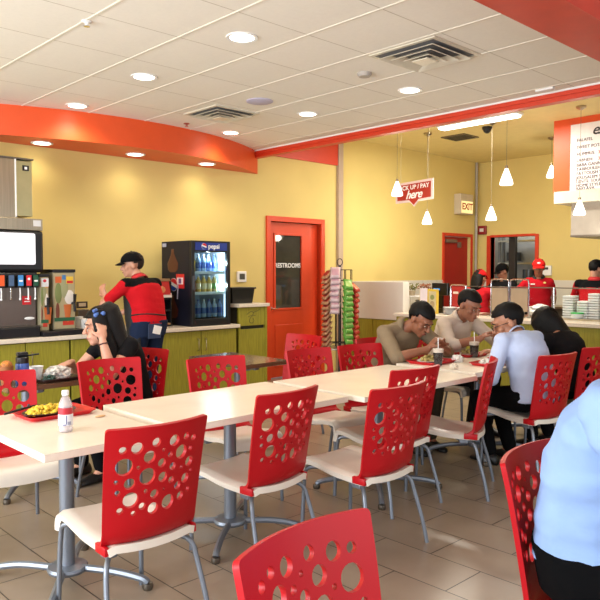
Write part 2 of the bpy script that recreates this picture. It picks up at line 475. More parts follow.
for x, y, lb in ((2.95, 6.88, 'small recessed light under the soffit, above the stainless machine'), (3.98, 6.83, 'small recessed light under the soffit, above the standing worker'), (4.95, 6.84, 'small recessed light under the soffit, above the drinks cooler')):
    downlight(x, y, 2.77, lb, 8, 'recessed soffit lights')
for x, y in ((1.07, 6.3), (1.07, 5.0), (1.07, 3.71), (1.07, 2.42), (2.98, 2.5), (4.9, 2.5), (-0.9, 3.71), (-0.9, 5.0)):
    pass

def vent(cx, cy, s, label):
    t = thing('ceiling_vent', label, 'air vent', (cx, cy, ZC))
    bm = B()
    a = s/2
    for (x0, x1, y0, y1) in ((-a, a, -a, -a+0.03), (-a, a, a-0.03, a), (-a, -a+0.03, -a+0.03, a-0.03), (a-0.03, a, -a+0.03, a-0.03)):
        box(bm, x0, x1, y0, y1, -0.012, 0.0)
    obj('frame', bm, cm((214, 206, 186), 0.4), t)
    bm = B(); box(bm, -a+0.03, a-0.03, -a+0.03, a-0.03, -0.004, 0.0)
    obj('duct_opening', bm, cm((124, 122, 124), 0.8), t)
    for k, f in enumerate((0.42, 0.31, 0.20)):
        bm = B(); h0, h1 = s*f, s*(f-0.10); z0, z1 = -0.006-0.004*k, -0.032-0.008*k
        o4 = [(-1, -1), (1, -1), (1, 1), (-1, 1)]
        loft(bm, [[(h0*p, h0*q, z1) for p, q in o4], [(h1*p, h1*q, z0) for p, q in o4], [((h1-0.006)*p, (h1-0.006)*q, z0) for p, q in o4], [((h0-0.006)*p, (h0-0.006)*q, z1-0.003) for p, q in o4]], False, 0, True)
        obj('louvre', bm, cm((222, 214, 194), 0.35), t)
    bm = B(); box(bm, -s*0.12, s*0.12, -s*0.12, s*0.12, -0.056, -0.05)
    obj('centre_plate', bm, cm((222, 214, 194), 0.35), t)
vent(4.18, 3.08, 0.58, 'large square metal air vent near the red beam')
vent(4.25, 5.62, 0.54, 'smaller square metal air vent near the orange soffit')
t = thing('ceiling_speaker', 'round lavender ceiling speaker grille near the smaller vent', 'speaker', (4.20, 4.97, ZC))
bm = B(); lathe(bm, [(0.125, 0), (0.125, -0.006), (0.11, -0.012), (0.001, -0.014)], 28); obj('grille', bm, M['speaker'], t, True)
t = thing('smoke_detector', 'small round grey smoke detector on the ceiling beside the large vent', 'detector', (4.22, 3.70, ZC))
bm = B(); lathe(bm, [(0.06, 0), (0.06, -0.012), (0.045, -0.03), (0.001, -0.034)], 20); obj('casing', bm, cm((176, 168, 158), 0.5), t, True)
def sprinkler(x, y, lb, c):
    t = thing('sprinkler_head', lb, 'sprinkler', (x, y, ZC))
    bm = B(); lathe(bm, [(0.032, 0), (0.032, -0.006), (0.012, -0.012), (0.01, -0.03), (0.001, -0.031)], 14); obj('escutcheon', bm, c, t, True)
    bm = B(); lathe(bm, [(0.02, -0.034), (0.02, -0.031), (0.001, -0.03)], 12); obj('deflector', bm, M['chrome'], t, True)
sprinkler(2.08, 4.15, 'small white sprinkler head on the ceiling grid at upper left', M['white'])
sprinkler(4.26, 6.25, 'small red brown sprinkler head on the ceiling by the soffit', cm((150, 60, 40), 0.5))
bm = B(); box(bm, -0.025, 0.025, -0.08, 0.08, -0.02, 0, 0.003)
tag(obj('ceiling_marker', bm, M['white'], loc=(5.7, 2.93, ZC)), 'small white rectangular plate on the ceiling near the white edge strip', 'plate')

# kitchen ceiling
t = thing('fluorescent_light', 'long white fluorescent strip light above the service counter', 'ceiling light', (8.03, 5.06, ZK))
bm = B(); box(bm, -0.09, 0.09, -0.6, 0.6, -0.03, 0); obj('housing', bm, M['white'], t)
bm = B(); box(bm, -0.075, 0.075, -0.58, 0.58, -0.06, -0.03, 0.012); obj('diffuser', bm, M['strip'], t)
l = bpy.data.lights.new('tube_light', 'AREA'); l.shape = 'RECTANGLE'; l.size = 0.15; l.size_y = 1.15; l.energy = 78; l.color = (1, 0.95, 0.82)
o = bpy.data.objects.new('tube_light', l); COL.objects.link(o); o.parent = t; o.location = (0, 0, -0.07)
t = thing('ceiling_vent', 'grey slatted vent on the kitchen ceiling behind the strip light', 'air vent', (8.88, 5.9, ZK))
bm = B(); box(bm, -0.2, 0.2, -0.2, 0.2, -0.015, 0); obj('frame', bm, cm((120, 108, 78), 0.6), t)
for k in range(4):
    bm = B(); box(bm, -0.16+0.085*k, -0.11+0.085*k, -0.17, 0.17, -0.022, -0.014); obj('slat', bm, cm((70, 64, 50), 0.6), t)
t = thing('dome_camera', 'black dome security camera on the kitchen ceiling', 'camera', (8.55, 5.24, ZK))
bm = B(); lathe(bm, [(0.07, 0), (0.07, -0.03), (0.06, -0.035), (0.001, -0.036)], 18); obj('base', bm, M['black'], t, True)
bm = B(); ball(bm, (0, 0, -0.035), (0.055, 0.055, 0.055)); obj('dome', bm, M['black'], t, True)

def pendant(x, y, zb, label):
    t = thing('pendant_lamp', label, 'pendant lamp', (x, y, zb), group='white cone pendant lamps')
    bm = B(); lathe(bm, [(0.068, 0.0), (0.074, 0.012), (0.066, 0.05), (0.042, 0.115), (0.022, 0.17), (0.016, 0.185), (0.001, 0.186)], 20)
    obj('glass_shade', bm, M['pend'], t, True)
    bm = B(); cyl(bm, (0, 0, 0.18), (0, 0, 0.215), 0.017, 12); obj('socket', bm, M['steel'], t, True)
    bm = B(); cyl(bm, (0, 0, 0.21), (0, 0, ZK-zb), 0.0022, 6); obj('cord', bm, cm((120, 112, 96), 0.5), t, True)
    bm = B(); lathe(bm, [(0.06, ZK-zb), (0.06, ZK-zb-0.02), (0.02, ZK-zb-0.045), (0.001, ZK-zb-0.046)], 16); obj('canopy', bm, M['steel'], t, True)
    l = bpy.data.lights.new('bulb_light', 'POINT'); l.energy = 11; l.color = (1, 0.9, 0.7); l.shadow_soft_size = 0.06
    o = bpy.data.objects.new('bulb_light', l); COL.objects.link(o); o.parent = t; o.location = (0, 0, -0.08)
pendant(7.0, 5.58, 2.44, 'white cone pendant lamp hanging in front of the pick up sign')
pendant(7.0, 4.04, 2.44, 'white cone pendant lamp hanging high above the staff opening, left of the orange menu panel')
pendant(9.9, 4.97, 2.88, 'smallest white cone pendant lamp, far back beside the left edge of the orange panel')
pendant(8.3, 6.06, 2.165, 'white cone pendant lamp hanging low below the pick up sign')
pendant(8.3, 5.01, 2.165, 'white cone pendant lamp hanging low to the right of the exit sign')
pendant(8.3, 3.80, 2.165, 'white cone pendant lamp hanging in front of the white steel hood')

# ------------------------------------------------------------------ drinks counter along the left wall
CF, CT = 6.30, 0.87      # front plane and top height
def handle(parent, x, z0, z1, y):
    bm = B(); tube(bm, [(x, y, z0), (x, y-0.03, z0+0.01), (x, y-0.03, z1-0.01), (x, y, z1)], 0.005, 6)
    obj('handle', bm, M['steel'], parent, True)
def cabinet(x0, x1, label, doors=2):
    t = thing('base_cabinet', label, 'cabinet', (x0, CF, 0), group='green base cabinets under the drinks counter')
    w = x1-x0
    bm = B(); box(bm, 0.002, w-0.002, 0.04, YW-CF-0.005, 0.1, CT-0.045); box(bm, 0.002, w-0.002, 0.09, 0.5, 0, 0.1)
    obj('body', bm, M['green_dark'], t)
    dw = w/doors
    for k in range(doors):
        bm = B(); box(bm, k*dw+0.005, (k+1)*dw-0.005, 0.015, 0.04, 0.105, CT-0.05, 0.002)
        dd = obj('door', bm, M['green'], t)
        hx = (k+1)*dw-0.05 if k == 0 else k*dw+0.05
        handle(dd, hx, 0.6, 0.74, 0.015)
cabinet(1.22, 2.09, 'olive green base cabinet at far left under the drink dispenser')
cabinet(2.10, 2.95, 'olive green base cabinet under the ice tea dispenser behind the blue bottle')
cabinet(2.96, 3.97, 'olive green base cabinet behind the seated woman and standing worker')
cabinet(3.98, 4.98, 'olive green base cabinet under the dark drinks cooler')
bm = B(); box(bm, 1.2, 5.0, CF-0.03, YW-0.004, CT-0.04, CT, 0.006)
tag(obj('worktop', bm, M['counter']), 'long cream worktop under the drink machines and cooler', 'worktop')
# taller cabinet beside the restroom door
t = thing('tall_cabinet', 'taller olive green cabinet beside the orange restroom door', 'cabinet', (5.02, CF+0.02, 0))
bm = B(); box(bm, 0, 0.43, 0.03, 0.74, 0.1, 1.06); box(bm, 0.01, 0.42, 0.08, 0.6, 0, 0.1); obj('body', bm, M['green_dark'], t)
bm = B(); box(bm, 0.40, 0.43, 0.0, 0.74, 0.1, 1.06); box(bm, 0.0, 0.02, 0.0, 0.05, 0.1, 1.06); obj('side_panel', bm, M['green'], t)
bm = B(); box(bm, 0.022, 0.398, 0.005, 0.03, 0.84, 1.055, 0.002); dr = obj('flap', bm, M['green'], t); dr['label'] = 'upper flap with a dark hand drawn mark'
bm = B()
tube(bm, smooth_path([(-0.08, 0, 0.03), (-0.02, 0, 0.06), (0.02, 0, 0.045), (0.0, 0, 0.01), (-0.03, 0, -0.02), (-0.04, 0, -0.06), (0.0, 0, -0.075), (0.03, 0, -0.05), (0.01, 0, -0.02)], 5), 0.004, 5)
tube(bm, smooth_path([(0.02, 0, 0.05), (0.08, 0, 0.065), (0.12, 0, 0.085)], 4), 0.004, 5); tube(bm, smooth_path([(-0.06, 0, 0.0), (-0.01, 0, 0.015), (0.05, 0, 0.01)], 4), 0.0035, 5)
obj('mark', bm, cm((96, 90, 34), 0.6), dr, loc=(0.20, 0.004, 0.945))
bm = B(); box(bm, 0.022, 0.398, 0.005, 0.03, 0.105, 0.80, 0.002); obj('door', bm, M['green'], t)
bm = B(); box(bm, 5.00, 5.47, CF-0.01, YW-0.004, 1.06, 1.10, 0.006)
tag(obj('cabinet_top', bm, M['counter']), 'cream top slab on the taller green cabinet', 'worktop')
t = thing('black_bin', 'black open box on the taller cabinet beside the cooler', 'box', (5.16, 6.55, 1.101))
bm = B()
loft(bm, [[(-0.15, -0.12, 0), (0.15, -0.12, 0), (0.15, 0.12, 0), (-0.15, 0.12, 0)], [(-0.17, -0.14, 0.17), (0.17, -0.14, 0.17), (0.17, 0.14, 0.17), (-0.17, 0.14, 0.17)]])
obj('body', bm, M['black'], t)
bm = B(); box(bm, -0.185, 0.185, -0.155, 0.155, 0.17, 0.19, 0.004); obj('lid', bm, M['black'], t)
bm = B(); box(bm, 5.38, 5.46, 6.75, 6.95, 1.10, 1.17, 0.02)
tag(obj('napkin_holder', bm, M['white']), 'small white block on the taller cabinet right of the black box', 'napkins')
# thermostat
t = thing('thermostat', 'white square wall thermostat right of the drinks cooler', 'thermostat', (5.67, YW, 1.41))
bm = B(); box(bm, -0.075, 0.075, -0.03, 0, -0.07, 0.07, 0.008); obj('case', bm, M['white'], t)
bm = B(); box(bm, -0.042, 0.042, -0.034, -0.028, -0.035, 0.04); obj('display', bm, cm((70, 72, 62), 0.3), t)

# ---- ice machine and fountain
IX = 2.72
t = thing('drink_dispenser', 'stainless ice machine over a black soda fountain at far left', 'drink dispenser', (IX, 6.40, CT))
bm = B(); box(bm, -1.0, 0.02, 0.0, 0.6, 0.99, 1.10, 0.004); band = obj('steel_band', bm, M['steel'], t)
bm = B(); box(bm, -0.95, -0.22, 0.03, 0.6, 1.10, 1.64, 0.004); obj('ice_bin', bm, M['steel'], t)
bm = B(); box(bm, -0.212, -0.06, 0.035, 0.6, 1.12, 1.63, 0.004); sp = obj('side_panel', bm, cm((196, 188, 140), 0.3, metal=0.8), t)
bm = B(); box(bm, -0.222, -0.212, 0.02, 0.05, 1.11, 1.64); obj('corner_strip', bm, M['white'], t)
bm = B(); box(bm, -0.96, -0.05, 0.02, 0.6, 1.64, 1.655); obj('top_cap', bm, M['steel_dark'], t)
bm = B(); box(bm, -0.15, -0.09, 0.03, 0.036, 1.54, 1.59); bd = obj('badge', bm, M['black'], t)
bm = B(); box(bm, -0.132, -0.108, 0.027, 0.031, 1.553, 1.577); obj('badge_mark', bm, M['white'], bd)
bm = B(); box(bm, -0.07, 0.0, -0.004, 0.0, 1.03, 1.085); obj('plate', bm, cm((216, 214, 212), 0.5), t)
bm = B(); box(bm, -1.0, 0.03, 0.0, 0.55, 0.60, 0.99, 0.03); obj('head_housing', bm, M['black'], t)
bm = B(); box(bm, -0.98, -0.05, -0.012, 0.02, 0.67, 0.965, 0.02); obj('lit_panel', bm, M['screen'], t)
bm = B(); box(bm, -1.0, -0.04, 0.05, 0.55, 0.10, 0.60); obj('back_panel', bm, cm((112, 100, 92), 0.3, metal=0.6), t)
bm = B(); box(bm, -1.0, -0.04, 0.0, 0.1, 0.46, 0.60, 0.01); obj('valve_bar', bm, M['black'], t)
bm = B(); box(bm, -1.0, -0.04, -0.06, 0.5, 0.0, 0.10, 0.012); tr = obj('drip_tray', bm, M['black'], t)
bm = B(); box(bm, -0.98, -0.05, -0.05, 0.12, 0.10, 0.106); obj('grate', bm, M['steel_dark'], tr)
valves = [(-0.385, ((235, 92, 34), (214, 60, 40))), (-0.30, ((70, 96, 130), (56, 80, 110))), (-0.215, ((64, 140, 205), (240, 226, 80))), (-0.14, ((214, 40, 50), (40, 60, 140))), (-0.075, ((24, 84, 58), (20, 70, 50)))]
for i, (x, cc) in enumerate(valves):
    bm = B(); box(bm, x-0.026, x+0.026, -0.05, 0.0, 0.46, 0.56, 0.006)
    vv = obj('valve', bm, M['black'], t)
    bm = B(); box(bm, x-0.023, x+0.023, -0.054, -0.049, 0.515, 0.575); box(bm, x-0.023, x+0.023, -0.054, -0.049, 0.478, 0.515, mi=1)
    lab = obj('flavour_label', bm, [cm(cc[0], 0.4), cm(cc[1], 0.4)], vv)
    if i == 3:
        bm = B(); ball(bm, (x, -0.055, 0.54), (0.012, 0.003, 0.012), 12); obj('mark', bm, M['white'], vv)
    if i in (2, 4):
        bm = B(); box(bm, x-0.017, x+0.017, -0.056, -0.053, 0.515, 0.53); obj('mark', bm, M['white'], vv)
    bm = B(); tube(bm, [(x, -0.03, 0.47), (x, -0.035, 0.42), (x, -0.03, 0.36)], 0.006, 6); ball(bm, (x, -0.03, 0.355), 0.011, 8)
    obj('lever', bm, M['white'] if i != 1 else M['chrome'], vv)
bm = B(); box(bm, -0.165, -0.085, 0.04, 0.051, 0.30, 0.38); st = obj('sticker', bm, cm((206, 26, 34), 0.4), t)
bm = B(); box(bm, -0.145, -0.105, 0.037, 0.041, 0.35, 0.36); box(bm, -0.15, -0.10, 0.037, 0.041, 0.325, 0.333); obj('sticker_text', bm, M['white'], st)
bm = B(); ball(bm, (-0.10, 0.05, 0.17), (0.05, 0.006, 0.014), 14); obj('oval_badge', bm, M['white'], t)

# ---- iced tea dispensers
def tea(x, y, label, w=0.22, badge=False):
    t = thing('tea_dispenser', label, 'drink dispenser', (x, y, CT))
    h = w/2
    bm = B(); box(bm, -h, h, 0, 0.3, 0.05, 0.60, 0.006); bd = obj('body', bm, cm((150, 140, 112), 0.35), t)
    bm = B(); box(bm, -h-0.005, h+0.005, -0.008, 0.31, 0.60, 0.63, 0.005); obj('lid', bm, M['black'], t)
    bm = B(); box(bm, -h-0.02, h+0.05, -0.11, 0.28, 0.0, 0.05, 0.008); obj('drip_base', bm, M['black'], t)
    # printed front: leaves, glass of tea, brand bars
    def patch(nm, x0, x1, z0, z1, c, yy=-0.003):
        bm = B(); box(bm, x0, x1, yy, 0.001, z0, z1); return obj(nm, bm, cm(c, 0.4), bd)
    patch('print_backdrop', -h+0.008, h-0.008, 0.06, 0.59, (172, 158, 120))
    for (px, pz, rx, rz, c) in ((-0.06, 0.40, 0.035, 0.1, (120, 130, 76)), (0.0, 0.44, 0.04, 0.09, (150, 150, 110)), (0.05, 0.36, 0.05, 0.07, (222, 214, 204)), (-0.07, 0.22, 0.02, 0.09, (120, 64, 44))):
        bm = B(); ball(bm, (px*w/0.22, -0.004, pz), (rx*w/0.22, 0.003, rz), 12); obj('print_leaf', bm, cm(c, 0.45), bd)
    patch('print_label', -0.09*w/0.22, -0.03*w/0.22, 0.50, 0.56, (206, 98, 44), -0.006)
    patch('print_label', 0.02*w/0.22, 0.09*w/0.22, 0.49, 0.56, (226, 186, 60), -0.006)
    patch('print_label', 0.025*w/0.22, 0.085*w/0.22, 0.495, 0.52, (196, 40, 40), -0.009)
    patch('print_label', -0.02*w/0.22, 0.015*w/0.22, 0.53, 0.575, (70, 120, 170), -0.006)
    bm = B(); lathe(bm, [(0.022, 0), (0.04, 0.17), (0.001, 0.17)], 12); bmesh.ops.scale(bm, vec=(1, 0.1, 1), verts=bm.verts[:])
    obj('print_glass', bm, cm((196, 104, 50), 0.4), bd, loc=(0.03, -0.005, 0.12))
    patch('print_band', -h+0.008, h-0.008, 0.13, 0.165, (40, 92, 60), -0.008)
    patch('print_band', -0.02, h-0.02, 0.09, 0.13, (198, 60, 40), -0.007)
    if badge:
        t.scale = (1, 1, 0.93)
        patch('brand_label', -h+0.01, h-0.005, 0.50, 0.585, (222, 222, 224), -0.012)
        bm = B(); ball(bm, (0.0, -0.013, 0.56), (0.016, 0.003, 0.016), 12); obj('brand_mark', bm, cm((206, 30, 48), 0.4), bd)
    bm = B(); tube(bm, [(h-0.03, 0.0, 0.30), (h-0.03, -0.05, 0.30), (h-0.03, -0.055, 0.22)], 0.014, 8); tube(bm, [(h-0.03, -0.05, 0.30), (h-0.03, -0.06, 0.39)], [0.012, 0.018], 8)
    obj('tap', bm, M['black'], t, True)
tea(2.745, 6.40, 'narrow dispenser with silver label squeezed between soda fountain and tea dispenser', 0.085, True)
tea(2.95, 6.42, 'iced tea dispenser printed with leaves and a glass of tea')
# cups, holders and a small tub
for k in range(3):
    bm = B()
    for j in range(7-k):
        z = 0.012*j
        lathe(bm, [(0.03, z), (0.04, z+0.09-0.0), (0.042, z+0.092), (0.036, z+0.09)], 14)
    tag(obj('cup_stack', bm, M['white'] if k else cm((228, 208, 170), 0.6), loc=(3.12+0.075*k if k < 2 else 3.19, 6.66-0.04*k if k < 2 else 6.5, CT), smooth=True),
        ('tall cream cup stack behind the iced tea dispenser', 'white paper cup stack right of the tea dispenser', 'low white cup stack near the front of the counter')[k], 'cups', 'stacked paper cups on the drinks counter')
t = thing('lid_holder', 'dark metal lid holder with a small framed sign on top', 'holder', (3.27, 6.72, CT))
bm = B(); box(bm, -0.06, 0.06, -0.05, 0.05, 0, 0.22, 0.006); obj('body', bm, M['steel_dark'], t)
bm = B(); box(bm, -0.06, 0.06, -0.02, -0.005, 0.23, 0.30, 0.004); fr = obj('sign_frame', bm, cm((60, 48, 40), 0.4), t)
bm = B(); box(bm, -0.038, 0.038, -0.024, -0.018, 0.25, 0.285); obj('sign_card', bm, cm((196, 178, 150), 0.6), fr)
bm = B(); lathe(bm, [(0.055, 0), (0.065, 0.1), (0.067, 0.1), (0.06, 0.094), (0.05, 0.01), (0.001, 0.01)], 16)
tag(obj('plastic_tub', bm, M['white'], loc=(3.22, 6.42, CT), smooth=True), 'white plastic tub on the counter beside the seated woman', 'tub')
# black rack with a red card, between worker and cooler
t = thing('display_rack', 'black tiered rack holding a red framed card beside the cooler', 'rack', (4.09, 6.55, CT))
bm = B(); box(bm, -0.16, -0.145, 0, 0.34, 0, 0.5); box(bm, 0.145, 0.16, 0, 0.34, 0, 0.5); box(bm, -0.16, 0.16, 0.32, 0.34, 0, 0.5); obj('side_frame', bm, M['black'], t)
for z in (0.02, 0.17, 0.3):
    bm = B(); box(bm, -0.145, 0.145, 0.0, 0.32, z, z+0.02); obj('shelf', bm, M['blackm'] if z > 0.05 else cm((150, 116, 76), 0.5), t)
bm = B(); box(bm, -0.16, 0.16, 0.02, 0.34, 0.5, 0.53, 0.006); obj('top_board', bm, cm((150, 118, 78), 0.5), t)
bm = B(); box(bm, -0.1, 0.13, -0.012, 0, 0, 0.2); cd = obj('card', bm, cm((226, 214, 200), 0.5), t, loc=(0.03, 0.0, 0.32), rot=(R(-14), 0, 0))
bm = B(); box(bm, -0.085, 0.115, -0.016, -0.011, 0.03, 0.185); obj('card_print', bm, cm((188, 40, 32), 0.5), cd)
bm = B(); ball(bm, (0, -0.016, 0.09), (0.05, 0.004, 0.04), 10); obj('card_print', bm, cm((210, 130, 80), 0.5), cd, loc=(0.01, 0, 0.0))

# ---- drinks cooler
t = thing('drinks_cooler', 'dark glass door drinks cooler full of bottles on the worktop', 'refrigerator', (4.36, 6.32, CT))
w, dp, h = 0.535, 0.60, 0.95
bm = B()
box(bm, 0, 0.03, 0.04, dp, 0.0, h, 0.004); box(bm, w-0.03, w, 0.04, dp, 0.0, h, 0.004); box(bm, 0.03, w-0.03, dp-0.03, dp, 0, h); box(bm, 0.03, w-0.03, 0.04, dp-0.03, 0, 0.07); box(bm, 0.03, w-0.03, 0.04, dp-0.03, h-0.12, h)
cab = obj('cabinet_body', bm, M['navy'], t)
bm = B(); box(bm, 0.031, 0.036, 0.06, dp-0.03, 0.07, h-0.12); box(bm, w-0.036, w-0.031, 0.06, dp-0.03, 0.07, h-0.12); box(bm, 0.036, w-0.036, dp-0.036, dp-0.031, 0.07, h-0.12); obj('inner_lining', bm, cm((214, 226, 240), 0.5), t)
bm = B()
box(bm, 0, 0.045, 0, 0.04, 0, h, 0.004); box(bm, w-0.045, w, 0, 0.04, 0, h, 0.004); box(bm, 0.045, w-0.045, 0, 0.04, h-0.125, h, 0.004); box(bm, 0.045, w-0.045, 0, 0.04, 0, 0.08, 0.004)
dr = obj('door_frame', bm, M['black'], t)
bm = B(); box(bm, 0.045, w-0.045, 0.015, 0.02, 0.08, h-0.125); obj('door_glass', bm, M['glass'], dr)
bm = B(); box(bm, 0.05, w-0.05, -0.004, 0.0, h-0.105, h-0.02); hd = obj('header_panel', bm, cm((28, 54, 140), 0.35), t)
text('pepsi', 0.075, (0.30, -0.006, h-0.062), FACE_Y, M['white'], hd, name='lettering', bold=0.0015)
def globe(parent, x, y, z, r, rot):
    for nm, c, a0, a1, yy in (('globe_white', (240, 240, 240), 0, 360, 0.0), ('globe_red', (206, 28, 46), 15, 165, -0.002), ('globe_blue', (24, 66, 150), 195, 345, -0.002)):
        bm = B(); n = 20
        pts = [(r*0.94*math.cos(R(a0+(a1-a0)*k/n)), r*0.94*math.sin(R(a0+(a1-a0)*k/n))) for k in range(n+(0 if a1-a0 == 360 else 1))]
        if a1-a0 == 360: pts = [(p*1.06, q*1.06) for p, q in pts]
        loft(bm, [[(p, -0.001+yy, q) for p, q in pts], [(p, 0.001+yy, q) for p, q in pts]])
        o = obj(nm, bm, cm(c, 0.4), parent, loc=(x, y, z), rot=rot)
globe(hd, 0.165, -0.006, h-0.062, 0.034, (0, R(18), 0))
side_rot = (0, R(20), R(-90))
globe(cab, -0.003, 0.35, 0.46, 0.075, side_rot)
def side_patch(nm, ya, yb, za, zb, c, d=0.003):
    bm = B(); box(bm, -d, 0.0005, ya, yb, za, zb); return obj(nm, bm, cm(c, 0.4), cab)
side_patch('red_sticker', 0.14, 0.30, 0.42, 0.58, (204, 34, 38)); side_patch('sticker_panel', 0.16, 0.28, 0.465, 0.54, (236, 214, 214), 0.005); side_patch('sticker_mark', 0.195, 0.245, 0.475, 0.53, (120, 70, 120), 0.007)
side_patch('rating_label', 0.50, 0.58, 0.89, 0.93, (170, 176, 200))
for zc, s in ((0.60, 1.15), (0.08, 1.1)):
    bm = B(); lathe(bm, [(0.05*s, 0), (0.085*s, 0.03), (0.095*s, 0.1), (0.06*s, 0.15), (0.025*s, 0.21), (0.022*s, 0.26), (0.001, 0.262)], 16); bmesh.ops.scale(bm, vec=(0.05, 1, 1), verts=bm.verts[:])
    o = obj('bottle_print', bm, cm((84, 42, 32), 0.3), cab, True, loc=(-0.001, 0.37, zc))
bm = B(); tube(bm, [(0.0, 0.36, 0.28), (0.0, 0.34, 0.44)], 0.008, 6); obj('lettering_stripe', bm, cm((170, 170, 190), 0.4), cab, loc=(-0.001, -0.08, 0.02))
bm = B(); box(bm, 0.006, 0.038, -0.02, 0, 0.40, 0.56, 0.008); obj('door_handle', bm, cm((64, 66, 70), 0.4), dr)
shz = (0.09, 0.37, 0.60)
for z in shz[1:]:
    bm = B(); box(bm, 0.036, w-0.036, 0.05, dp-0.04, z-0.012, z); box(bm, 0.036, w-0.036, 0.04, 0.05, z-0.02, z+0.012); obj('shelf', bm, cm((206, 216, 232), 0.4), t)
bm = B(); box(bm, w-0.052, w-0.04, 0.04, 0.06, 0.09, h-0.14); obj('light_tube', bm, M['fridgeglow'], t)
for lx, lz in ((w-0.07, 0.7), (w-0.07, 0.45), (w/2, h-0.15)):
    l = bpy.data.lights.new('cooler_light', 'POINT'); l.energy = 5.0; l.color = (0.78, 0.88, 1.0); l.shadow_soft_size = 0.02
    o = bpy.data.objects.new('cooler_light', l); COL.objects.link(o); o.parent = t; o.location = (lx, 0.06, lz)
def bottle_mesh(nm, hgt, r, mats):
    bm = B()
    lathe(bm, [(r*0.9, 0), (r, 0.008), (r, hgt*0.22)], 12, mi=0); lathe(bm, [(r*1.01, hgt*0.22), (r*1.01, hgt*0.55)], 12, mi=1)
    lathe(bm, [(r, hgt*0.55), (r*0.95, hgt*0.66), (r*0.42, hgt*0.86), (r*0.36, hgt*0.92)], 12, mi=0); lathe(bm, [(r*0.44, hgt*0.92), (r*0.44, hgt), (0.001, hgt)], 12, mi=2)
    bmesh.ops.recalc_face_normals(bm, faces=bm.faces[:])
    me = bpy.data.meshes.new(nm); bm.to_mesh(me); bm.free()
    for m_ in mats: me.materials.append(cm(m_, 0.25))
    for p in me.polygons: p.use_smooth = True
    me.set_sharp_from_angle(angle=R(40))
    return me
fx, fy, fz = 4.36, 6.32, CT
kinds = {'water': bottle_mesh('bottle', 0.2, 0.031, ((150, 176, 206), (60, 96, 168), (230, 236, 240))),
         'green': bottle_mesh('bottle', 0.19, 0.032, ((176, 160, 96), (96, 150, 60), (220, 220, 210))),
         'juice': bottle_mesh('bottle', 0.19, 0.032, ((196, 160, 70), (206, 190, 140), (226, 220, 200))),
         'red': bottle_mesh('bottle', 0.19, 0.032, ((176, 60, 50), (200, 80, 70), (230, 220, 210))),
         'blue': bottle_mesh('bottle', 0.2, 0.031, ((110, 140, 190), (44, 72, 150), (60, 90, 160))),
         'yellow': bottle_mesh('bottle', 0.2, 0.03, ((230, 190, 40), (240, 206, 70), (230, 220, 210)))}
def fb(kind, x, y, z, label, group):
    o = bpy.data.objects.new('drink_bottle', kinds[kind]); COL.objects.link(o); o.location = (fx+x, fy+y, fz+z)
    tag(o, label, 'bottle', group)
for row, y in enumerate((0.1, 0.2)):
    for k in range(6):
        x = 0.082+0.074*k
        if not (k > 3 and row == 0): fb('yellow' if (k == 0 and row == 0) else ('blue' if k % 2 else 'water'), x, y, shz[2]+0.001, 'yellow capped juice bottle at left of the cooler top shelf' if (k == 0 and row == 0) else 'blue labelled water bottle on the top shelf of the cooler', 'bottles on the cooler top shelf')
        kk = ('red', 'juice', 'juice', 'juice', 'green', 'green')[k]
        if k < 5 or row: fb(kk, x, y, shz[1]+0.001, {'red': 'red drink bottle at left of the cooler middle shelf', 'juice': 'golden juice bottle on the middle shelf of the cooler', 'green': 'green labelled bottle at right of the cooler middle shelf'}[kk], 'bottles on the cooler middle shelf')
        fb('blue' if (k+row) % 2 else 'water', x, y, shz[0]+0.001, 'blue labelled water bottle on the bottom shelf of the cooler', 'bottles on the cooler bottom shelf')

# ------------------------------------------------------------------ tables
TT = 0.755
def table(x0, x1, y0, y1, label, brown=False, group='dining tables', rz=0.0):
    cx, cy = (x0+x1)/2, (y0+y1)/2; w, d_ = x1-x0, y1-y0
    t = thing('dining_table', label, 'table', (cx, cy, 0), rz, group)
    bm = B(); box(bm, -w/2, w/2, -d_/2, d_/2, TT-0.004, TT, 0.0015); box(bm, -w/2, w/2, -d_/2, d_/2, TT-0.034, TT-0.004, 0.004, mi=1)
    obj('tabletop', bm, [M['browntop'] if brown else M['tabletop'], M['brownedge'] if brown else M['tableedge']], t)
    bm = B(); lathe(bm, [(0.035, 0.08), (0.035, TT-0.06), (0.001, TT-0.06)], 20); lathe(bm, [(0.001, 0.06), (0.09, 0.062), (0.095, 0.075), (0.09, 0.088), (0.04, 0.095), (0.001, 0.095)], 24)
    obj('column', bm, M['tube'], t, True)
    bm = B(); box(bm, -w*0.3, w*0.3, -0.02, 0.02, TT-0.06, TT-0.035, 0.003); box(bm, -0.02, 0.02, -d_*0.32, d_*0.32, TT-0.075, TT-0.035, 0.003); box(bm, 0.05, 0.11, -0.05, 0.05, TT-0.11, TT-0.035, 0.015)
    obj('top_bracket', bm, M['tube'], t)
    lx, ly = min(0.30, max(0.24, w*0.27)), min(0.32, d_*0.36)
    for sx in (-1, 1):
        for sy in (-1, 1):
            p = smooth_path([(0.05*sx, 0.05*sy, 0.075), (lx*0.6*sx, ly*0.6*sy, 0.072), (lx*0.92*sx, ly*0.92*sy, 0.05), (lx*sx, ly*sy, 0.03)], 5)
            bm = B(); tube(bm, p, 0.018, 8); lf = obj('leg', bm, M['tube'], t, True)
            bm = B(); lathe(bm, [(0.022, 0.0), (0.026, 0.012), (0.024, 0.03), (0.001, 0.036)], 12); obj('foot_pad', bm, M['steel_dark'], lf, True, loc=(lx*sx, ly*sy, 0))
    return t
table(1.13, 1.72, 2.66, 3.55, 'narrow cream table at left end of the row, holding tray and bottle')
table(1.79, 2.95, 2.70, 3.44, 'long cream table second in the row, nothing on it, beside bottle table')
table(3.00, 4.19, 2.62, 3.42, 'long cream table third in the row, empty, next to the diners')
table(4.29, 5.52, 2.70, 3.42, 'cream table covered with trays where the men eat')
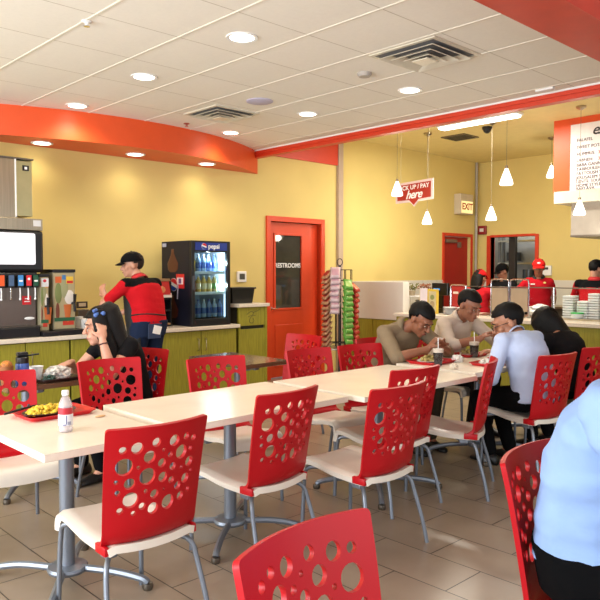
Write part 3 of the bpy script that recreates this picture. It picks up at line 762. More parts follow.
table(5.55, 6.25, 2.70, 3.42, 'short cream table at the far end beyond the eating men')
table(1.62, 2.14, 4.34, 5.06, 'small brown table by the drinks counter with bottle and food on it', True, 'small brown tables')
table(3.36, 3.82, 4.15, 4.92, 'small empty brown table in front of the taller green cabinet', True, 'small brown tables')

# ------------------------------------------------------------------ chairs
BW = 0.46
HOLES = [(146,330,11),(190,325,18),(254,307,14),(321,300,18),(371,284,11),(405,286,11),(280,330,6),(230,353,19),(305,345,9),(351,335,22),(392,322,9),(148,382,26),(192,385,6),(273,372,14),(315,382,12),(352,385,7),(388,364,16),(221,414,26),(162,435,17),(122,428,7),(276,417,16),(310,426,11),(372,419,16),(399,393,7),(337,444,13),(214,460,7),(280,455,5),(124,462,9),(244,470,14),(163,486,24),(350,477,14),(386,455,9),(296,496,23),(200,507,11),(238,515,18),(170,528,8),(128,518,10)]
def back_holes():
    out = []
    for x, y, r in HOLES:
        xl = 105-30*(y-270)/330; xr = 468-40*(y-210)/360
        tt = (x-xl)/(xr-xl); u = (tt-0.5)*0.445
        v = (y-(270-60*tt)-14*4*tt*(1-tt))*0.00128+0.004
        out.append([u, v, r*0.00128*1.02])
    for i in range(len(out)):
        for j in range(i):
            a, b = out[i], out[j]
            g = math.hypot(a[0]-b[0], a[1]-b[1])-a[2]-b[2]-0.004
            if g < 0: a[2] += g/2; b[2] += g/2
        out[i][2] = min(out[i][2], 0.212-abs(out[i][0]))
    return [h for h in out if h[2] > 0.003]
PROF = smooth_path([(-0.285, 0.86), (-0.262, 0.77), (-0.238, 0.66), (-0.216, 0.55), (-0.205, 0.485), (-0.185, 0.447), (-0.14, 0.436), (-0.10, 0.436)] and [(0, -0.285, 0.86), (0, -0.264, 0.77), (0, -0.243, 0.66), (0, -0.224, 0.55), (0, -0.213, 0.48), (0, -0.206, 0.435), (0, -0.190, 0.410), (0, -0.16, 0.401)], 8)
PS = [0.0]
for a_, b_ in zip(PROF, PROF[1:]): PS.append(PS[-1]+(b_-a_).length)
def back_point(u, v):
    v = max(0.0, min(PS[-1]-1e-6, v))
    for i in range(len(PS)-1):
        if v <= PS[i+1]: break
    t = (v-PS[i])/(PS[i+1]-PS[i]); p = PROF[i].lerp(PROF[i+1], t)
    k = max(0.0, 1-max(0, v-0.40)/0.11)
    bow = 0.05*(0.45+0.55*k)*(1-(2*u/BW)**2)
    q = 1-0.09*(v/PS[-1])
    return V((u*q, p.y-bow+0.02, p.z-0.006*(1-(2*u/BW)**2)*(1-k)))
def back_mesh():
    L = PS[-1]-0.001; hs = back_holes(); w = BW/2
    pts = []; edges = []
    def loop(l):
        s = len(pts); pts.extend(l)
        for k in range(len(l)): edges.append((s+k, s+(k+1) % len(l)))
    rc = 0.014
    out = []
    for sx, c in ((1, (w-rc, rc)), (1, None)):
        pass
    n = 14
    top = [(-w+rc-rc*math.sin(a), rc-rc*math.cos(a)) for a in lspace(R(90), 0, 6)]
    top += [(x, 0.0) for x in lspace(-w+rc, w-rc, n)[1:-1]]
    top += [(w-rc+rc*math.sin(a), rc-rc*math.cos(a)) for a in lspace(0, R(90), 6)]
    right = [(w, y) for y in lspace(rc, L, 26)[1:]]
    bot = [(x, L) for x in lspace(w, -w, n)[1:-1]]
    left = [(-w, y) for y in lspace(L, rc, 26)[:-1]]
    loop(top+right+bot+left)
    for (x, y, r) in hs:
        m_ = 18 if r > 0.014 else 12
        loop([(x+r*math.cos(2*PI*k/m_), y+r*math.sin(2*PI*k/m_)) for k in range(m_)])
    for x in lspace(-w, w, 16)[1:-1]:
        for y in lspace(0, L, 26)[1:-1]:
            if all(math.hypot(x-a, y-b) > r+0.006 for a, b, r in hs): pts.append((x, y))
    vo, eo, fo, *_ = delaunay_2d_cdt([V(p) for p in pts], edges, [], 1, 1e-6)
    fo = [f for f in fo if all(math.hypot(sum(vo[i].x for i in f)/3-a, sum(vo[i].y for i in f)/3-b) > r*0.97 for a, b, r in hs)]
    bm = B(); th = 0.016; A = []; Bk = []
    for q in vo:
        p = back_point(q.x, q.y)
        du = back_point(q.x+1e-3, q.y)-back_point(q.x-1e-3, q.y); dv = back_point(q.x, q.y+1e-3)-back_point(q.x, q.y-1e-3)
        nn = du.cross(dv).normalized()
        A.append(bm.verts.new(p+nn*th/2)); Bk.append(bm.verts.new(p-nn*th/2))
    cnt = {}
    for f in fo:
        bm.faces.new([A[i] for i in f]); bm.faces.new([Bk[i] for i in f[::-1]])
        for k in range(3):
            e = (f[k], f[(k+1) % 3]); key = tuple(sorted(e)); cnt.setdefault(key, []).append(e)
    for key, es in cnt.items():
        if len(es) == 1:
            i, j = es[0]; bm.faces.new((A[j], A[i], Bk[i], Bk[j]))
    for v in [v for v in bm.verts if not v.link_faces]: bm.verts.remove(v)
    for s in (-1, 1):       # corner wings wrapping the rear of the seat
        x0, x1 = sorted((0.192*s, 0.212*s)); box(bm, x0, x1, -0.212, -0.125, 0.372, 0.408, 0.005)
    return bm
def make_chair():
    t = thing('dining_chair', 'x', 'chair', (0, 0, 0))
    obj('backrest', back_mesh(), M['red'], t, True)
    sp = smooth_path([(0, -0.215, 0.402), (0, -0.17, 0.395), (0, -0.10, 0.398), (0, 0.02, 0.408), (0, 0.14, 0.426), (0, 0.215, 0.430), (0, 0.252, 0.418), (0, 0.270, 0.390), (0, 0.274, 0.352)], 4)
    def sf(u, v):
        k = min(len(sp)-1, int(round(v))); p = sp[k]
        e = max(0, abs(u)-0.17)/0.045
        wd = 1.0-0.06*max(0, -p.y)/0.2
        return V((u*wd, p.y-0.012*e*e*(1 if p.y > 0.1 else 0)-0.02*(1-(u/0.215)**2)*max(0, -p.y-0.08)/0.13, p.z+0.012*(u/0.2)**2-0.016*e*e))
    bm = B(); grid_shell(bm, sf, lspace(-0.215, 0.215, 15), list(range(len(sp))), 0.03)
    obj('seat', bm, M['seat'], t, True)
    bm = B(); box(bm, -0.05, 0.05, -0.12, 0.12, 0.352, 0.374, 0.004)
    for s in (-1, 1): tube(bm, [(0.05*s, -0.03, 0.362), (0.17*s, -0.10, 0.356)], 0.012, 8)
    for s in (-1, 1): box(bm, 0.15*s-0.025, 0.15*s+0.025, -0.15, -0.09, 0.335, 0.372, 0.006)
    obj('seat_frame', bm, M['tube'], t)
    for s in (-1, 1):
        bm = B(); tube(bm, smooth_path([(0.05*s, 0.0, 0.364), (0.14*s, 0.13, 0.386), (0.188*s, 0.215, 0.378), (0.196*s, 0.24, 0.33), (0.202*s, 0.25, 0.15), (0.205*s, 0.255, 0.0)], 5), 0.0115, 10)
        obj('leg', bm, M['tube'], t, True)
        bm = B(); tube(bm, smooth_path([(0.12*s, -0.11, 0.352), (0.17*s, -0.165, 0.352), (0.198*s, -0.198, 0.325), (0.21*s, -0.218, 0.26), (0.225*s, -0.26, 0.12), (0.235*s, -0.285, 0.0)], 5), 0.0115, 10)
        obj('leg', bm, M['tube'], t, True)
    for ch in t.children: ch.data.transform(Matrix.Diagonal((0.975, 1.0, 1.035, 1.0)))
    return t
chair0 = make_chair(); _used = [False]
def chair(mx, my, deg, label, group='red dining chairs with round holes'):
    """(mx, my): middle of the top edge of the backrest; deg: turn of the chair, 0 looks towards the drinks wall"""
    mx, my = mx*0.952, my*0.952
    a = R(deg); loc = (mx-math.sin(a)*0.29, my+math.cos(a)*0.29, 0)
    if not _used[0]:
        _used[0] = True; chair0.location = loc; chair0.rotation_euler = (0, 0, a); chair0['label'] = label; chair0['group'] = group; return chair0
    return dup(chair0, loc, a, label, group)
chair(1.525, 2.43, -2, 'large red chair in front of the bottle table, back to the camera')
chair(2.44, 2.63, 5, 'red chair at near side of the long empty second table, back to camera')
chair(2.98, 2.33, 0, 'red chair at near side of the third table, the nearer of two overlapping backs')
chair(3.61, 2.69, -4, 'red chair half hidden behind the overlapping chair at the third table')
cC4 = chair(4.32, 2.58, 27, 'empty red chair seen edge on, left of the man in the blue checked shirt')
cC5 = chair(4.98, 2.40, -8, 'red chair the bespectacled man in pale blue sits on')
cC6 = chair(5.73, 2.42, -6, 'red chair of the dark haired woman, cut by right frame edge')
chair(1.13, 1.19, 184, 'red chair back in the bottom centre foreground, cut off below')
cC8 = chair(2.22, 1.20, 186, 'red chair at lower right holding the large man in blue')
chair(1.555, 4.36, 176, 'red chair behind the bottle table at far left, back cut by frame')
chair(2.37, 4.47, 176, 'red chair across the second table, in front of the woman in black')
cD2 = chair(2.93, 4.92, 118, 'red chair of the woman in black, turned sideways')
chair(2.99, 4.05, 171, 'red chair across the second table, in front of the green cabinets')
chair(3.84, 3.97, 176, 'red chair across the third table, in front of the orange door')
chair(4.69, 4.86, 92, 'red chair turned sideways before the orange door, behind another chair')
chair(4.40, 3.92, 170, 'red chair across the third table, in front of the snack rack')
cD6 = chair(4.95, 4.22, 172, 'red chair behind the man in the tan shirt')
cB = chair(5.72, 4.16, 178, 'red chair of the man in the white shirt, mostly hidden')

# ------------------------------------------------------------------ small items on the tables
def tray(x, y, rz, label, z=TT, w=0.36, d_=0.27, c=(200, 24, 32), group='red food trays'):
    t = thing('food_tray', label, 'tray', (x, y, z), rz, group)
    def rr(a, b, zz, r=0.03):
        out = []
        for qx, qy, a0 in ((1, 1, 0), (-1, 1, 90), (-1, -1, 180), (1, -1, 270)):
            for k in range(5):
                an = R(a0+90*k/4); out.append((qx*(a-r)+r*math.cos(an), qy*(b-r)+r*math.sin(an), zz))
        return out
    bm = B(); loft(bm, [rr(w/2-0.02, d_/2-0.02, 0.0), rr(w/2-0.003, d_/2-0.003, 0.022), rr(w/2, d_/2, 0.022), rr(w/2, d_/2, 0.018), rr(w/2-0.004, d_/2-0.004, 0.018)][0:4]+[], False, 0)
    loft(bm, [rr(w/2-0.02, d_/2-0.02, 0.004), rr(w/2-0.006, d_/2-0.006, 0.022)], False)
    bm.faces.new([bm.verts.new(p) for p in rr(w/2-0.02, d_/2-0.02, 0.004)]); bm.faces.new([bm.verts.new(p) for p in rr(w/2-0.02, d_/2-0.02, 0.0)])
    bmesh.ops.remove_doubles(bm, verts=bm.verts[:], dist=1e-5)
    obj('tray_body', bm, cm(c, 0.35), t)
    return t
def plate_food(x, y, rz, label, cols, rx=0.11, ry=0.08, z=TT+0.005, plate=(60, 54, 44), seed=1, n=70, hh=0.025, name='plate_of_food'):
    rnd = random.Random(seed)
    t = thing(name, label, 'plate', (x, y, z), rz)
    bm = B(); lathe(bm, [(0.6, 0), (0.75, 0.002), (1.0, 0.016), (0.98, 0.018), (0.72, 0.006), (0.001, 0.005)], 28); bmesh.ops.scale(bm, vec=(rx, ry, 1), verts=bm.verts[:])
    obj('plate', bm, cm(plate, 0.35), t, True)
    bm = B()
    for k in range(n):
        a = rnd.uniform(0, 2*PI); q = math.sqrt(rnd.random())*0.82
        s = rnd.uniform(0.008, 0.017)
        px, py = q*rx*math.cos(a), q*ry*math.sin(a)
        ball(bm, (px, py, 0.012+hh*(1-q*q)*rnd.random()), (s, s*rnd.uniform(0.6, 1.2), s*0.7), 6, rnd.randrange(len(cols)), Matrix.Rotation(rnd.uniform(0, PI), 3, 'Z'))
    f = obj('food', bm, [cm(c, 0.5) for c in cols], t, 'all'); f['kind'] = 'stuff'
    return t
tray(1.49, 3.385, R(2), 'red tray at left under the plate of yellow rice', w=0.35, d_=0.26)
plate_food(1.475, 3.40, R(5), 'oval plate of yellow rice and vegetables on the left tray', ((226, 190, 50), (232, 204, 90), (206, 170, 40), (110, 120, 50), (150, 70, 40)), 0.14, 0.095, seed=3, n=150, hh=0.035)
bm = B(); tube(bm, smooth_path([(-0.09, 0, 0.004), (0.0, 0, 0.012), (0.07, 0, 0.016), (0.12, 0, 0.012)], 4), [0.006]*12+[0.004], 6); box(bm, 0.10, 0.16, -0.012, 0.012, 0.009, 0.013, 0.002)
tag(obj('plastic_fork', bm, M['black'], loc=(1.345, 3.44, TT+0.026), rot=(0, 0, R(15))), 'black plastic fork resting on the left edge of the rice plate', 'fork')
# water bottle
t = thing('water_bottle', 'clear plastic water bottle with red and white label and white cap', 'bottle', (1.37, 2.985, TT))
bm = B(); lathe(bm, [(0.026, 0), (0.031, 0.004), (0.032, 0.02), (0.0305, 0.03), (0.032, 0.04), (0.032, 0.10), (0.031, 0.118), (0.029, 0.13), (0.018, 0.155), (0.0125, 0.163), (0.0125, 0.172)], 28)
bt = obj('bottle_body', bm, M['clearplastic'], t, True)
bm = B(); lathe(bm, [(0.027, 0.003), (0.0285, 0.01), (0.0285, 0.125), (0.016, 0.152), (0.001, 0.154)], 24); obj('water', bm, M['clearplastic'], t, True)
bm = B(); lathe(bm, [(0.0325, 0.082), (0.0325, 0.112), (0.0318, 0.112), (0.0318, 0.082)], 28); obj('label_band', bm, cm((184, 40, 52), 0.4), t, True)
bm = B(); lathe(bm, [(0.0325, 0.032), (0.0325, 0.082), (0.0318, 0.082), (0.0318, 0.032)], 28); lb = obj('label_band', bm, cm((222, 222, 228), 0.4), t, True)
for a0, z0, z1, wd, c in ((-112, 0.038, 0.078, 0.10, (40, 60, 130)), (-134, 0.04, 0.07, 0.22, (206, 196, 206)), (-100, 0.035, 0.05, 0.5, (150, 150, 170)), (-140, 0.032, 0.038, 0.5, (120, 120, 150))):
    bm = B()
    rings = [[(rr*math.cos(R(a0)+wd*k/4), rr*math.sin(R(a0)+wd*k/4), z) for rr, z in ((0.0326, z0), (0.0331, z0), (0.0331, z1), (0.0326, z1))] for k in range(5)]
    loft(bm, rings); obj('label_print', bm, cm(c, 0.4), lb)
bm = B(); lathe(bm, [(0.015, 0.166), (0.0155, 0.168), (0.0155, 0.186), (0.014, 0.188), (0.001, 0.188)], 24); obj('cap', bm, M['white'], t, True)
bm = B(); ball(bm, (0, 0, 0.006), (0.03, 0.012, 0.006), 8)
tag(obj('food_crumb', bm, cm((222, 176, 130), 0.7), loc=(1.63, 3.16, TT)), 'small pale crumb beside the tray on the bottle table', 'crumb')

# brown table: bottle, cup, wrapper, tray, cardboard food box
t = thing('sports_bottle', 'blue sports bottle with black lid and strap on the brown table', 'bottle', (1.76, 4.46, TT))
bm = B(); lathe(bm, [(0.038, 0), (0.042, 0.006), (0.042, 0.12), (0.039, 0.135), (0.001, 0.136)], 20); obj('body', bm, cm((70, 100, 180), 0.25), t, True)
bm = B(); lathe(bm, [(0.04, 0.134), (0.04, 0.17), (0.03, 0.178), (0.001, 0.178)], 20); obj('lid', bm, M['black'], t, True)
bm = B(); tube(bm, [(0.02, 0, 0.178), (0.09, -0.05, 0.19)], 0.006, 6); box(bm, -0.036, 0.036, -0.02, 0.02, 0.178, 0.205, 0.008, mi=1); obj('strap', bm, [M['black'], cm((206, 206, 214), 0.4)], t)
bm = B(); lathe(bm, [(0.03, 0), (0.045, 0.095), (0.047, 0.095), (0.043, 0.093), (0.028, 0.006), (0.001, 0.006)], 18)
tag(obj('paper_cup', bm, M['white'], loc=(1.88, 4.53, TT), smooth=True), 'white paper cup right of the blue sports bottle', 'cup')
def crumple(nm, loc, sc, seed, m, label, cat):
    rnd = random.Random(seed); bm = B(); bmesh.ops.create_icosphere(bm, subdivisions=3, radius=1)
    for v in bm.verts: v.co = v.co*(1+rnd.uniform(-0.22, 0.16))
    zmin = min(v.co.z for v in bm.verts)
    for v in bm.verts: v.co = V(((v.co.x)*sc[0], v.co.y*sc[1], (max(v.co.z, -0.7)+0.7)*sc[2]))
    return tag(obj(nm, bm, m, loc=loc), label, cat)
tray(1.98, 4.50, R(4), 'dark tray with food papers on the brown table', w=0.29, d_=0.30, c=(60, 40, 36), group='dark tray')
crumple('sandwich_wrap', (2.01, 4.48, TT+0.005), (0.09, 0.07, 0.05), 5, mat('printed_white_wrapper', (226, 220, 214), 0.6, var=0.35, vscale=40), 'crumpled white printed food wrapper on the brown table', 'wrapper')
plate_food(1.915, 4.41, 0, 'small dark dish of leftovers left of the white wrapper', ((60, 90, 80), (120, 70, 60), (196, 160, 120), (90, 60, 60)), 0.05, 0.04, seed=9, n=26, hh=0.03, plate=(40, 60, 60))
t = thing('paper_food_wrap', 'brown paper cone holding a wrapped sandwich at far left edge', 'sandwich', (1.645, 4.42, TT), R(20))
bm = B(); lathe(bm, [(0.03, 0), (0.038, 0.06), (0.042, 0.13), (0.036, 0.13), (0.03, 0.02), (0.001, 0.02)], 14); obj('paper_wrap', bm, cm((150, 92, 50), 0.7), t, True)
bm = B(); ball(bm, (0, 0, 0.135), (0.036, 0.036, 0.03), 12); obj('filling', bm, mat('browned_filling', (196, 120, 50), 0.6, var=0.4, vscale=60), t, True)

# diners' trays
cola = cm((26, 14, 12), 0.1)
def soda(x, y, label):
    t = thing('soft_drink_cup', label, 'cup', (x, y, TT))
    bm = B(); lathe(bm, [(0.03, 0), (0.043, 0.14), (0.0445, 0.14), (0.042, 0.138), (0.029, 0.004), (0.001, 0.004)], 20); obj('clear_cup', bm, M['cupplastic'], t, True)
    bm = B(); lathe(bm, [(0.0285, 0.005), (0.0395, 0.105), (0.001, 0.105)], 20); obj('cola', bm, cola, t, True)
    bm = B(); lathe(bm, [(0.0398, 0.106), (0.0415, 0.132), (0.001, 0.134)], 20); obj('ice_foam', bm, cm((206, 192, 176), 0.4), t, True)
    bm = B(); tube(bm, [(0.005, 0.0, 0.03), (0.012, 0.01, 0.215)], 0.0035, 6); obj('straw', bm, M['white'], t)
soda(4.40, 3.10, 'clear cup of dark cola with straw, nearer one on the diners table')
soda(5.06, 3.20, 'clear cup of dark cola farther back, before the man in white')
salad = ((176, 156, 92), (206, 120, 60), (196, 60, 40), (226, 214, 180), (120, 90, 60), (210, 180, 120))
tray(4.53, 3.25, R(3), 'red tray of salad in front of the man in the tan shirt')
plate_food(4.52, 3.26, 0, 'plate of chopped salad in front of the man in tan', salad, 0.13, 0.09, seed=11, n=90, hh=0.045, plate=(220, 216, 206))
tray(5.14, 3.30, R(-4), 'red tray before the man in the white shirt', w=0.30, d_=0.22)
plate_food(5.15, 3.31, 0, 'plate of salad and bread before the man in white', salad, 0.10, 0.075, seed=12, n=60, hh=0.04, plate=(220, 216, 206))
tray(4.76, 2.87, R(3), 'red tray with pale bowl, the one nearest the empty edge on chair', w=0.30, d_=0.22)
plate_food(4.74, 2.87, 0, 'bowl of leftovers and napkin on the tray by the empty chair', ((236, 232, 224), (226, 220, 208), (60, 50, 44), (206, 190, 150)), 0.09, 0.07, seed=13, n=44, hh=0.03, plate=(230, 228, 224))
tray(5.12, 2.92, R(2), 'red tray with rice before the man with glasses', w=0.32, d_=0.24)
plate_food(5.11, 2.93, 0, 'plate of rice and fried food before the man with glasses', ((222, 196, 90), (206, 150, 70), (230, 210, 160), (150, 90, 50)), 0.12, 0.085, seed=14, n=70, hh=0.05, plate=(220, 210, 190))
crumple('napkin', (4.72, 3.14, TT), (0.05, 0.045, 0.035), 8, M['paper'], 'crumpled white napkin between the two cola cups', 'napkin')
crumple('napkin', (4.36, 2.93, TT), (0.035, 0.03, 0.025), 21, cm((220, 206, 186), 0.7), 'small crumpled pale napkin left of the nearer cola cup', 'napkin')

# ------------------------------------------------------------------ snack rack
RX, RY = 6.60, 6.20
t = thing('snack_rack', 'black wire spinner rack of chip bags beside the orange door', 'rack', (RX, RY, 0), R(-43))
bm = B(); cyl(bm, (0, 0, 0.02), (0, 0, 1.56), 0.02, 12); lathe(bm, [(0.001, 0), (0.26, 0), (0.26, 0.02), (0.03, 0.035), (0.001, 0.035)], 24); obj('pole', bm, M['black'], t, True)
bm = B(); lathe(bm, [(0.001, 0.47), (0.25, 0.47), (0.26, 0.475), (0.25, 0.49), (0.001, 0.49)], 24); obj('shelf', bm, cm((130, 128, 122), 0.3, metal=0.6), t, True)
bm = B()
for z in (1.5, 1.36, 0.55): tube(bm, [(-0.13, -0.1, z), (0.15, -0.1, z), (0.15, 0.1, z), (-0.13, 0.1, z)], 0.005, 6, close=True)
for sx in (-0.13, -0.05, 0.07, 0.15):
    for sy in (-0.1, 0.1): tube(bm, [(sx, sy, 0.49), (sx, sy, 1.5)], 0.006, 6)
for z in (1.5, 0.55): tube(bm, [(-0.13, 0, z), (0.15, 0, z)], 0.005, 6); tube(bm, [(0, -0.1, z), (0, 0.1, z)], 0.005, 6)
obj('wire_frame', bm, M['black'], t)
bm = B(); tube(bm, [(0.035*math.cos(a), 0, 1.60+0.045*math.sin(a)) for a in lspace(0, 2*PI, 17)[:-1]], 0.006, 6, close=True); obj('top_ring', bm, M['black'], t, True)
def bag_mesh(nm, w, h, th, mats):
    bm = B(); nu, nv = 9, 9; top = {}; bot = {}
    for i in range(nu):
        for j in range(nv):
            u = i/(nu-1)*2-1; v = j/(nv-1)*2-1
            e = max(0, (1-u**4))*max(0, (1-v**4))
            z = th*math.sqrt(e)*(1+0.15*math.sin(5*u+3*v))
            x = u*w/2*(1-0.05*(1-v*v)); y = v*h/2
            top[i, j] = bm.verts.new((x, -z, y)); bot[i, j] = bm.verts.new((x, z, y)) if e > 0 else top[i, j]
    for i in range(nu-1):
        for j in range(nv-1):
            f = bm.faces.new((top[i, j], top[i+1, j], top[i+1, j+1], top[i, j+1])); f.material_index = 1 if 2 <= j <= 5 and 1 <= i <= 6 else 0
            vs = [bot[i, j], bot[i, j+1], bot[i+1, j+1], bot[i+1, j]]
            if len(set(vs)) == 4:
                try: bm.faces.new(vs)
                except Exception: pass
    bmesh.ops.recalc_face_normals(bm, faces=bm.faces[:])
    me = bpy.data.meshes.new(nm); bm.to_mesh(me); bm.free()
    for m_ in mats: me.materials.append(m_)
    for p in me.polygons: p.use_smooth = True
    return me
bagk = {'silver': bag_mesh('chip_bag', 0.135, 0.17, 0.024, (cm((206, 182, 186), 0.3), cm((196, 150, 160), 0.35))), 'green': bag_mesh('chip_bag', 0.13, 0.16, 0.026, (cm((96, 160, 60), 0.35), cm((170, 200, 110), 0.35))),
        'red': bag_mesh('chip_bag', 0.13, 0.16, 0.024, (cm((186, 50, 36), 0.35), cm((214, 120, 60), 0.4))), 'tan': bag_mesh('chip_bag', 0.13, 0.16, 0.022, (cm((178, 130, 96), 0.35), cm((160, 50, 44), 0.4)))}
def bags(kind, n, z0, dz, lx, ly, yaw, tilt, label):
    for k in range(n):
        c, s = math.cos(R(-43)), math.sin(R(-43))
        o = bpy.data.objects.new('chip_bag', bagk[kind]); COL.objects.link(o)
        o.location = (RX+lx*c-ly*s, RY+lx*s+ly*c, z0-dz*k); o.rotation_euler = (R(tilt+random.uniform(-6, 6)), R(random.uniform(-7, 7)), R(-43+yaw+random.uniform(-14, 14)))
        tag(o, label, 'chip bag', kind+' chip bags on the snack rack')
bags('tan', 15, 1.44, 0.067, -0.17, -0.07, -60, -40, 'tan and red chip bag seen edge on, left column of the snack rack')
bags('silver', 7, 1.46, 0.075, -0.07, -0.20, -16, -30, 'silver pink chip bag on the front left column of the snack rack')
bags('green', 11, 1.31, 0.07, 0.095, -0.19, 22, -34, 'green chip bag on the front right column of the snack rack')
bags('red', 11, 1.27, 0.068, 0.185, -0.08, 66, -40, 'red orange chip bag seen edge on, right column of the snack rack')

# ------------------------------------------------------------------ service counter
t = thing('service_counter', 'service counter with white top and olive green front', 'counter', (7.5, 0, 0))
bm = B(); box(bm, -0.04, 0.95, -1.5, 6.00, 0.865, 0.91, 0.006); obj('counter_top', bm, M['counter'], t)
bm = B(); box(bm, 0.03, 0.9, -1.5, 6.00, 0.1, 0.864); box(bm, 0.08, 0.9, -1.5, 5.98, 0, 0.1, mi=1); obj('counter_base', bm, [M['green'], M['green_dark']], t)
t = thing('sneeze_guard', 'glass sneeze guard with steel posts on the service counter', 'glass screen', (7.9, 0, 0.911))
for y0, y1 in ((3.94, 5.12), (2.7, 3.90), (1.4, 2.66)):
    bm = B(); box(bm, -0.004, 0.004, y0, y1, 0.02, 0.365); obj('glass_pane', bm, M['guard'], t)
for y in (5.14, 3.92, 2.68, 1.38):
    bm = B(); box(bm, -0.016, 0.016, y-0.016, y+0.016, 0, 0.38, 0.004); obj('post', bm, M['chrome'], t)
bm = B(); box(bm, -0.012, 0.012, 1.38, 5.15, 0.365, 0.378, 0.003); obj('top_rail', bm, M['steel_dark'], t)
bm = B(); box(bm, -0.03, 0.35, 1.38, 5.0, 0.002, 0.012); obj('steel_shelf', bm, M['steel'], t)
# chrome framed tan panels
def panel(y, z0, label):
    t = thing('order_stand', label, 'stand', (7.86, y, 0.911), R(4))
    bm = B(); tube(bm, smooth_path([(0, 0.12, 0), (0, 0.12, 0.42), (0, 0.10, 0.46), (0, 0.07, 0.47), (0, -0.07, 0.47), (0, -0.10, 0.46), (0, -0.12, 0.42), (0, -0.12, 0)], 4), 0.009, 8); box(bm, -0.06, 0.06, -0.13, -0.11, 0, 0.012); box(bm, -0.06, 0.06, 0.11, 0.13, 0, 0.012)
    obj('chrome_frame', bm, M['chrome'], t, True)
    bm = B(); box(bm, -0.006, 0.006, -0.108, 0.108, 0.07, 0.36, 0.003); obj('tan_panel', bm, cm((172, 150, 122), 0.5), t)
    bm = B(); box(bm, -0.012, 0.012, -0.115, 0.115, 0.36, 0.372); obj('cross_bar', bm, M['chrome'], t)
panel(4.61, 0, 'chrome tube stand with tan panel, left one of the pair on the counter')
panel(4.34, 0, 'chrome tube stand with tan panel, right one beside the red capped worker')
# register, poster, shelf with herbs, red card in chrome frame
t = thing('order_display', 'black register display with glowing blue line on the counter', 'display', (7.9, 5.55, 0.911))
bm = B(); box(bm, 0.0, 0.05, -0.13, 0.13, 0.24, 0.41, 0.008); hs = obj('screen_housing', bm, M['black'], t)
bm = B(); box(bm, -0.003, 0.001, 0.0, 0.10, 0.31, 0.335); obj('blue_readout', bm, M['blueglow'], hs)
bm = B(); box(bm, 0.02, 0.06, -0.03, 0.03, 0.0, 0.25); box(bm, -0.02, 0.14, -0.12, 0.12, 0, 0.06, 0.006); obj('stand', bm, M['black'], t)
bm = B(); box(bm, 0.05, 0.2, -0.26, -0.12, 0, 0.36, 0.01); obj('terminal', bm, M['blackm'], t)
t = thing('poster_stand', 'yellow framed poster standing behind the eating men', 'poster', (7.72, 5.60, 0.911))
bm = B(); box(bm, 0, 0.02, -0.15, 0.15, 0.0, 0.33, 0.003); pb = obj('board', bm, cm((228, 196, 70), 0.5), t)
bm = B(); box(bm, -0.003, 0.001, -0.12, 0.0, 0.03, 0.30); obj('print', bm, cm((206, 196, 150), 0.5), pb)
bm = B(); box(bm, -0.006, -0.002, 0.02, 0.14, 0.10, 0.34); obj('paper_sheet', bm, cm((240, 232, 236), 0.6), pb)
bm = B(); ball(bm, (-0.004, -0.06, 0.12), (0.003, 0.04, 0.05), 10); obj('print', bm, cm((170, 150, 110), 0.5), pb)
bm = B(); ball(bm, (-0.004, -0.06, 0.22), (0.003, 0.035, 0.035), 10); obj('print', bm, cm((140, 150, 90), 0.5), pb)
t = thing('wire_shelf', 'white wire shelf carrying herbs at the register end of the counter', 'shelf', (7.87, 5.95, 1.13))
bm = B()
for k in range(5): tube(bm, [(-0.02+0.06*k, -0.22, 0), (-0.02+0.06*k, 0.24, 0)], 0.005, 6)
for y in (-0.22, 0.24): tube(bm, [(-0.03, y, 0), (0.23, y, 0)], 0.006, 6); tube(bm, [(0.23, y, 0), (0.23, y, -0.218)], 0.008, 6); tube(bm, [(-0.02, y, 0), (-0.02, y, -0.218)], 0.008, 6)
obj('wire_grid', bm, M['white'], t)
def herb(x, y, z, label, seed, cols):
    rnd = random.Random(seed); t = thing('potted_herb', label, 'plant', (x, y, z))
    bm = B(); lathe(bm, [(0.04, 0), (0.055, 0.07), (0.05, 0.07), (0.001, 0.06)], 14); obj('pot', bm, cm((196, 180, 150), 0.6), t, True)
    bm = B()
    for k in range(60):
        a = rnd.uniform(0, 2*PI); q = rnd.uniform(0, 0.1)
        ball(bm, (q*math.cos(a), q*math.sin(a), 0.08+rnd.uniform(0, 0.09)), (0.02, 0.008, 0.006), 6, rnd.randrange(len(cols)), Euler((rnd.uniform(-1, 1), rnd.uniform(-1, 1), a)).to_matrix())
    f = obj('leaves', bm, [cm(c, 0.6) for c in cols], t); f['kind'] = 'stuff'
herb(7.95, 6.06, 1.135, 'bushy green herbs in a pale pot on the wire shelf', 3, ((110, 110, 50), (140, 130, 70), (170, 150, 96)))
herb(7.95, 5.84, 1.135, 'brownish dried herbs in a pot at right end of the wire shelf', 4, ((150, 90, 60), (170, 130, 80), (120, 100, 60)))
t = thing('warming_pot', 'steel food pot with orange contents under the wire shelf', 'pot', (7.97, 5.86, 0.911))
bm = B(); lathe(bm, [(0.10, 0), (0.12, 0.10), (0.125, 0.10), (0.11, 0.094), (0.001, 0.07)], 20); obj('pot_body', bm, M['steel'], t, True)
bm = B(); ball(bm, (0, 0, 0.09), (0.105, 0.105, 0.04), 12); obj('food', bm, mat('orange_food', (206, 120, 70), 0.6, var=0.3, vscale=30), t, True)
bm = B(); lathe(bm, [(0.13, 0.15), (0.12, 0.17), (0.001, 0.19)], 20); obj('lid', bm, cm((90, 88, 86), 0.3, metal=0.7), t, True)
t = thing('framed_card', 'red card in rounded chrome frame beside the register', 'card', (7.86, 5.24, 0.911))
